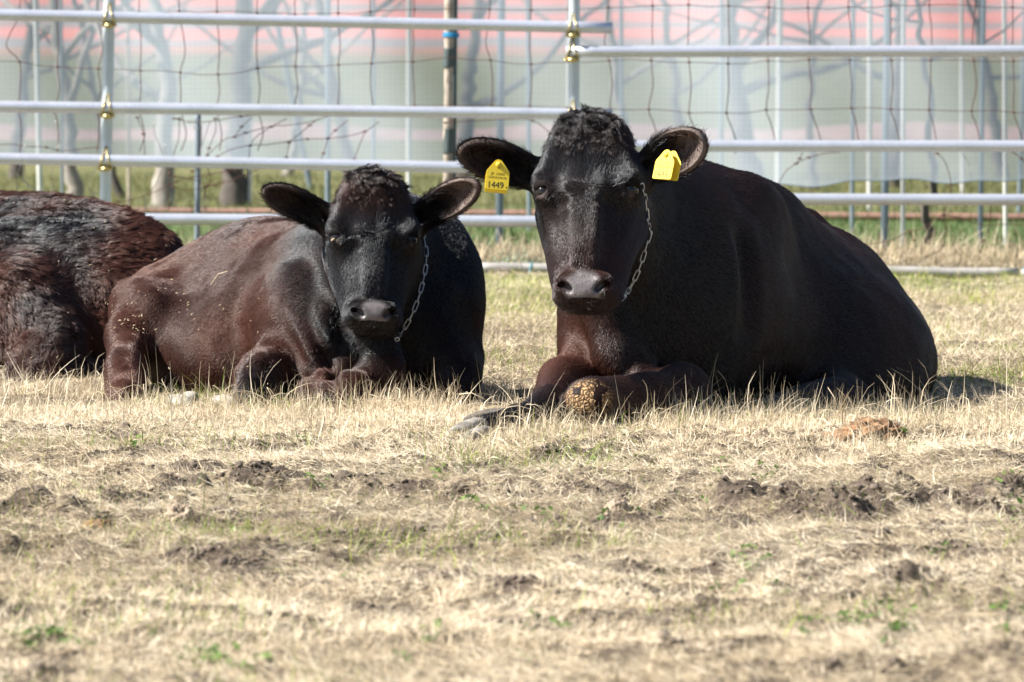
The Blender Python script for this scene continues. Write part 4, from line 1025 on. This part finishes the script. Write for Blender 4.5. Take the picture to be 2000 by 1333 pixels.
# ------------------------------------------------------------------ orchard beyond: net wall, posts, trunks
DN = 10.4
def net_mat():
    m, nt, b = mat('white_shade_net'); L = nt.links.new
    tc = N(nt, 'ShaderNodeTexCoord'); mp = N(nt, 'ShaderNodeMapping'); mp.inputs['Scale'].default_value = (.7, .7, 2.2)
    n1 = N(nt, 'ShaderNodeTexNoise', Scale=1.6, Detail=5.0); L(tc.outputs['Object'], mp.inputs[0]); L(mp.outputs[0], n1.inputs['Vector'])
    wv = N(nt, 'ShaderNodeTexWave', Scale=14.0, Distortion=1.0); L(tc.outputs['Object'], wv.inputs['Vector'])
    wz = N(nt, 'ShaderNodeTexWave', Scale=14.0, Distortion=1.0); wz.bands_direction = 'Z'; L(tc.outputs['Object'], wz.inputs['Vector'])
    mx = N(nt, 'ShaderNodeMath', _operation='MAXIMUM'); L(wv.outputs['Fac'], mx.inputs[0]); L(wz.outputs['Fac'], mx.inputs[1])
    mr = N(nt, 'ShaderNodeMapRange', **{'To Min': .50, 'To Max': .66}); L(n1.outputs[0], mr.inputs[0])
    ad = N(nt, 'ShaderNodeMath', _operation='MULTIPLY_ADD'); L(mx.outputs[0], ad.inputs[0]); ad.inputs[1].default_value = .08; L(mr.outputs[0], ad.inputs[2])
    tp = N(nt, 'ShaderNodeBsdfTransparent'); tl = N(nt, 'ShaderNodeBsdfTranslucent', Color=(.62, .70, .76, 1)); df = N(nt, 'ShaderNodeBsdfDiffuse', Color=(.40, .46, .52, 1))
    nv = N(nt, 'ShaderNodeCombineXYZ', X=-.55, Y=-.62, Z=.56); L(nv.outputs[0], df.inputs['Normal'])     # round threads catch light from above and the side
    m1 = N(nt, 'ShaderNodeMixShader', Fac=.3); L(df.outputs[0], m1.inputs[1]); L(tl.outputs[0], m1.inputs[2])
    m2 = N(nt, 'ShaderNodeMixShader'); L(ad.outputs[0], m2.inputs[0]); L(tp.outputs[0], m2.inputs[1]); L(m1.outputs[0], m2.inputs[2])
    L(m2.outputs[0], nt.nodes['Material Output'].inputs[0]); return m
M['net'] = net_mat()
def net():
    xs = np.linspace(-5.5, 5.5, 260); zt = 3.0; nz = 60
    bot = np.array([np.interp(x, [-5, -2.2, -.4, .5, .75, 1.2, 1.6, 5], [.40, .385, .37, .335, .315, .29, .305, .33])+.008*math.sin(x*9)+.006*math.sin(x*23) for x in xs])
    V = []
    for i, x in enumerate(xs):
        for k in range(nz+1):
            z = bot[i]+(zt-bot[i])*(k/nz)**1.3
            V.append((x, DN+.035*math.sin(x*3.1+z*.6)+.015*math.sin(x*8+z*3)+.05*(k/nz), z))
    idx = np.arange(260*(nz+1)).reshape(260, nz+1)
    Fc = np.stack([idx[:-1, :-1], idx[1:, :-1], idx[1:, 1:], idx[:-1, 1:]], -1).reshape(-1, 4)
    root = empty('orchard_net', (0, DN, 0), 'white translucent shade net hanging as a wall across the orchard, its hem above the grass', 'net')
    mesh_np('net_sheet', np.array(V), Fc, M['net'], root, origin=(0, DN, 0))
    MB().tube([(x, DN-.003+.035*math.sin(x*3.1+b*.6)+.015*math.sin(x*8+b*3), b) for x, b in zip(xs, bot)], .003, 6).build('hem_cord', M['postgrey'], root)
net()
# (x at the foot, y at the foot, x at the top of the photo, diameter px, material, words)
PO = [(80, 455, 64, 11, 'postwhite', 'pale'), (122, 430, 118, 6, 'postgrey', 'thin dark'), (252, 405, 248, 7, 'wood', 'thin pale wooden'), (487, 402, 492, 9, 'postwhite', 'short pale'),
      (640, 470, 641, 11, 'postgrey', 'grey'), (975, 497, 982, 15, 'postgrey', 'stout grey'), (1034, 450, 1030, 9, 'postgrey', 'grey'), (1520, 378, 1526, 12, 'postwhite', 'stout pale'),
      (1664, 456, 1668, 9, 'postgrey', 'blue grey'), (1698, 412, 1700, 10, 'postwhite', 'white'), (1727, 492, 1737, 15, 'postgrey', 'wide bright'), (1763, 492, 1765, 10, 'postwhite', 'slim white'),
      (1880, 380, 1876, 8, 'postwhite', 'short white'), (1914, 494, 1925, 10, 'postgrey', 'steel blue'), (1964, 480, 1960, 9, 'postwhite', 'white'), (1408, 440, 1410, 9, 'postgrey', 'grey'),
      (1215, 420, 1212, 8, 'postgrey', 'grey'), (1110, 400, 1112, 8, 'postwhite', 'pale'), (798, 420, 800, 10, 'postwhite', 'pale'), (730, 400, 728, 8, 'postgrey', 'dim'), (1990, 420, 2010, 9, 'postgrey', 'dim')]
for k, (x1, y1, x0, w, mm, wd) in enumerate(PO):
    g_ = G(x1, min(y1, 485), 0.0); d = g_[1]; t_ = P(x0, -260, d); r_ = w/2*(14+d)/FPX
    near = 'in front of' if d < 10.4 else 'behind'
    o = rough_tube(g_-[0, 0, .03], t_, r_, .03, k).build('orchard_post', M[mm], origin=g_)
    order = sorted(range(len(PO)), key=lambda j: PO[j][0]).index(k)
    left = [PO[j] for j in sorted(range(len(PO)), key=lambda j: PO[j][0])]
    words = ('first', 'second', 'third', 'fourth', 'fifth', 'sixth', 'seventh', 'eighth', 'ninth', 'tenth', 'eleventh')
    side = (words[order]+' from the left') if order < 11 else (words[len(PO)-1-order]+' from the right')
    tag(o, f'{wd} orchard post seen through the net, {side}', 'post', 'posts standing in the orchard')
# tree trunks: foot pixel, foot width px, lean at the top of the photo, material
TR = [(148, 392, 24, 100, 'barkpale', 'pale trunk leaning left'), (238, 388, 12, 140, 'barkdark', 'thin dark trunk leaning right'), (318, 405, 30, 290, 'barkpale', 'stout pale trunk above the far left cow'), (452, 402, 36, 480, 'barkdark', 'stout dark trunk with a pale scar'),
      (610, 372, 11, 520, 'postgrey', 'thin slanting prop'), (1588, 372, 12, 1610, 'barkdark', 'short dark trunk right of the black cow'), (1806, 496, 13, 1778, 'barkdark', 'green grey slanting trunk'),
      (1480, 372, 34, 1425, 'barkdark', 'broad dim trunk leaning left'), (1740, 366, 22, 1760, 'barkdark', 'dark stub among the white posts'), (905, 352, 24, 950, 'barkdark', 'dim trunk beside the wooden post'), (690, 352, 20, 620, 'barkdark', 'dim slanting trunk above the forelock'),
      (1340, 340, 16, 1290, 'barkdark', 'dim slanting trunk above the ear'), (560, 345, 14, 590, 'barkpale', 'dim pale trunk between the rails'), (1960, 350, 18, 1900, 'barkdark', 'dim trunk at the right edge'), (1230, 350, 16, 1180, 'barkpale', 'pale slanting trunk behind the poll'), (30, 350, 20, 70, 'barkdark', 'dim trunk at the left edge')]
for k, (x1, y1, w, x0, mm, wd) in enumerate(TR):
    g_ = G(x1, min(y1, 484), 0.0); d = g_[1]; sc = (14+d)/FPX; top = Vector(P(x0, -60, d)); a = Vector(g_)-Vector((0, 0, .05)); r_ = w/2*sc; rk = random.Random(k+50)
    root = empty('orchard_tree' if mm != 'postgrey' else 'slanting_prop', g_, wd+(' of an orchard tree' if mm != 'postgrey' else ' in the orchard'), 'tree' if mm != 'postgrey' else 'prop', 'leafless orchard trees' if mm != 'postgrey' else None)
    mb = MB(); n = 22; pts = []; rad = []
    bend = rk.uniform(-.06, .06)*(mm != 'postgrey')
    for i in range(n+1):
        t = i/n; p = a.lerp(top, t)+Vector((bend*math.sin(t*3.1)+.02*rk.uniform(-1, 1)*(mm != 'postgrey'), 0, 0)); pts.append(p)
        rad.append(r_*((1.35-.6*t+.5*math.exp(-t*12)+.10*rk.uniform(-1, 1)) if mm != 'postgrey' else 1))
    mb.tube(pts, rad, 12); mb.build('trunk' if mm != 'postgrey' else 'pole', M[mm], root)
    if mm != 'postgrey':
        for j in range(3):                                        # bare limbs
            i0 = rk.randint(8, 21); p = pts[i0].copy(); q = [p.copy()]; rr_ = [rad[i0]*.6]; dr = Vector((rk.choice((-1, 1))*rk.uniform(.5, 1), rk.uniform(-.5, .5), rk.uniform(.1, .8))).normalized()
            for s_ in range(9):
                dr = (dr+Vector((rk.uniform(-.3, .3), rk.uniform(-.3, .3), rk.uniform(-.12, .28)))).normalized(); p = p+dr*.13*sc/.0022; q.append(p.copy()); rr_.append(rad[i0]*.6*(1-(s_+1)/10.5))
            MB().tube(q, rr_, 7).build('limb', M[mm], root)
# terracotta pipe lying across the orchard grass, and red strips of mulch film on the beds
for px0, py0, px1, py1, r_, lab in ((-400, 408, 2400, 428, .020, 'rust red irrigation pipe lying across the orchard grass'),):
    a, b = G(px0, py0, .02), G(px1, py1, .02); o = rough_tube(a, b, r_, .12, 2, n=10, k=120).build('irrigation_pipe', M['hose'], origin=(a+b)/2); tag(o, lab, 'pipe')
mulch = simple('red_mulch_film', (.34, .22, .20), .6, 0, 4, .2)
def strip(y, dz, w, lab, h=.12):
    g_ = G(1000, y, 0.0); d = g_[1]; mb = MB(); xs = np.linspace(-14, 14, 80); V = []
    for x in xs:
        for k in range(7):
            an = math.pi*k/6; V.append((x, d-math.cos(an)*w*.5+.1*math.sin(x*.7), math.sin(an)*h*(1+.3*math.sin(x*2.1))-.01))
    F_ = [(i*7+k, (i+1)*7+k, (i+1)*7+k+1, i*7+k+1) for i in range(79) for k in range(6)]
    mb.add(V, F_); o = mb.build('mulch_bed', mulch, origin=(0, d, 0)); tag(o, lab, 'garden bed', 'red covered beds in the orchard')
strip(272, 0, 1.0, 'red covered bed nearest the net, low behind the middle rails', .13)
strip(158, 0, 3.0, 'red covered bed farther off, level with the top rails', .30)

# ------------------------------------------------------------------ hooves, dung, straw on the hides
def claw(name, heel, toe, width, height, m, parent, roll=0.0, split=None):
    """one claw of a cloven hoof: a wedge, flat below, rounded at the toe"""
    heel, toe = Vector(heel), Vector(toe); t = (toe-heel).normalized(); L = (toe-heel).length
    up = Vector((0, -.25, 1)); up = (up-t*up.dot(t)).normalized(); sd = t.cross(up)
    if roll: q = Matrix.Rotation(roll, 3, t); up = q @ up; sd = q @ sd
    mb = MB()
    def shp(v):
        x = v.x; tw = 1-.30*max(0, x)**2; th = 1-.42*(x*.5+.5)
        return Vector((x, v.y*tw, (v.z if v.z > 0 else v.z*.55)*th+.02*math.sin(x*26)))
    mb.blob((heel+toe)/2, (L/2, width/2, height/2), rot=rotm(t, sd, up), seg=20, rings=18, f=shp)
    return mb.build(name, m, parent)
claw('hoof_claw', P(950, 826, -.98), P(874, 848, -1.10), .040, .046, M['hoof'], cb)
claw('hoof_claw', P(960, 842, -1.04), P(893, 868, -1.16), .040, .050, M['hoof'], cb)
claw('dew_claw', P(975, 812, -.86), P(925, 812, -.90), .030, .022, M['hoofdark'], cb)
claw('dew_claw', P(1000, 803, -.80), P(905, 822, -.90), .060, .030, M['hoofdark'], cb)
claw('hoof_claw', P(238, 790, .22), P(170, 806, .12), .034, .036, M['hoofdark'], ca)
claw('hoof_claw', P(232, 800, .16), P(176, 812, .06), .032, .032, M['hoofdark'], ca)
claw('hoof_claw', P(374, 796, .02), P(326, 776, .10), .050, .046, M['hoof'], ca)
claw('hoof_claw', P(388, 780, .14), P(352, 774, .16), .042, .040, M['hoof'], ca)
claw('hoof_claw', P(462, 790, .06), P(412, 780, .10), .046, .042, M['hoof'], ca)
def dung(px, py, w, hgt, m, label, seed, cat='dung'):
    g_ = G(px, py); n = 90; rg = 44; V = []; F_ = []
    th = np.linspace(0, math.pi, rg+1)[:, None]; ph = np.linspace(0, 2*math.pi, n, endpoint=False)[None]
    D = np.stack([np.sin(th)*np.cos(ph), np.sin(th)*np.sin(ph), np.cos(th)*np.ones_like(ph)], -1).reshape(-1, 3)
    r_ = 1+.20*fbm(D, 1.6, 3, seed)+.14*fbm(D, 6, 5, seed+2, .6)
    Vv = D*r_[:, None]*[w/2, w*.42, hgt]; Vv[:, 2] = np.maximum(Vv[:, 2], -.01)
    Vv = Vv+[0, 0, 0]; idx = np.arange((rg+1)*n).reshape(rg+1, n)
    Fc = np.stack([idx[:-1], idx[1:], np.roll(idx[1:], -1, 1), np.roll(idx[:-1], -1, 1)], -1).reshape(-1, 4)
    o = mesh_np('dung_pat', Vv, Fc, m); o.location = Vector(g_)+Vector((0, 0, height(np.array([[g_[0], g_[1]]]))[0]+.002)); tag(o, label, cat); return o
dung(1700, 868, .165, .042, M['dung'], 'dry orange brown dung pat on the grass in front of the black cow', 3)
dung(190, 1030, .060, .022, M['dung'], 'small reddish brown clod of dung on the pasture, far in front of the leftmost cow', 8)
dung(352, 1010, .055, .026, simple('grey_clod', (.36, .28, .21), .95, 0, 60, .35, .8), 'pale rounded clod of earth beside a dark hollow', 15, 'clod')
dung(1205, 1012, .045, .020, simple('grey_clod', (.36, .28, .21), .95, 0, 60, .35, .8), 'small grey stone lying in the trampled soil', 17, 'stone')
# seeds and straw caught in the coats
def bits(names, lst, label, seed):
    r = random.Random(seed); mb = MB()
    for px, py, sp_, k in lst:
        for i in range(k):
            hit = ray(names, px+r.gauss(0, sp_), py+r.gauss(0, sp_))
            if hit is None: continue
            p = hit[0]+hit[1]*.010; t = Vector((r.gauss(0, 1), r.gauss(0, .3), r.gauss(0, 1))); t = (t-hit[1]*t.dot(hit[1])).normalized(); L = r.uniform(.0012, .005)
            mb.tube([p-t*L, p+hit[1]*.001, p+t*L], .0009, 5)
    if mb.V: tag(mb.build('straw_bits', M['straw'] if False else strawm), label, 'straw', kind='stuff')
strawm = simple('straw_scraps', (.50, .40, .26), .7, 0, 200, .3)
bits(('middle',), [(245, 620, 16, 16), (262, 645, 14, 12), (340, 610, 30, 10), (430, 660, 70, 14), (300, 570, 40, 10), (620, 450, 60, 5)], 'pale chaff caught in the coat of the dark brown cow', 5)
bits(('leftmost',), [(60, 400, 40, 6), (150, 430, 60, 7), (220, 480, 60, 5), (120, 600, 90, 8), (130, 700, 60, 4)], 'pale chaff caught in the coat of the shaggy cow', 6)
tw = []
for x, y in ((418, 564), (430, 547), (433, 543), (452, 537)):
    hit = ray(('middle',), x, y); tw.append(hit[0]+hit[1]*.014)
tag(MB().tube(tw, .0012, 5).build('straw_stalk', strawm, origin=tw[0]), 'single bent straw stalk lying on the back of the dark brown cow', 'straw')
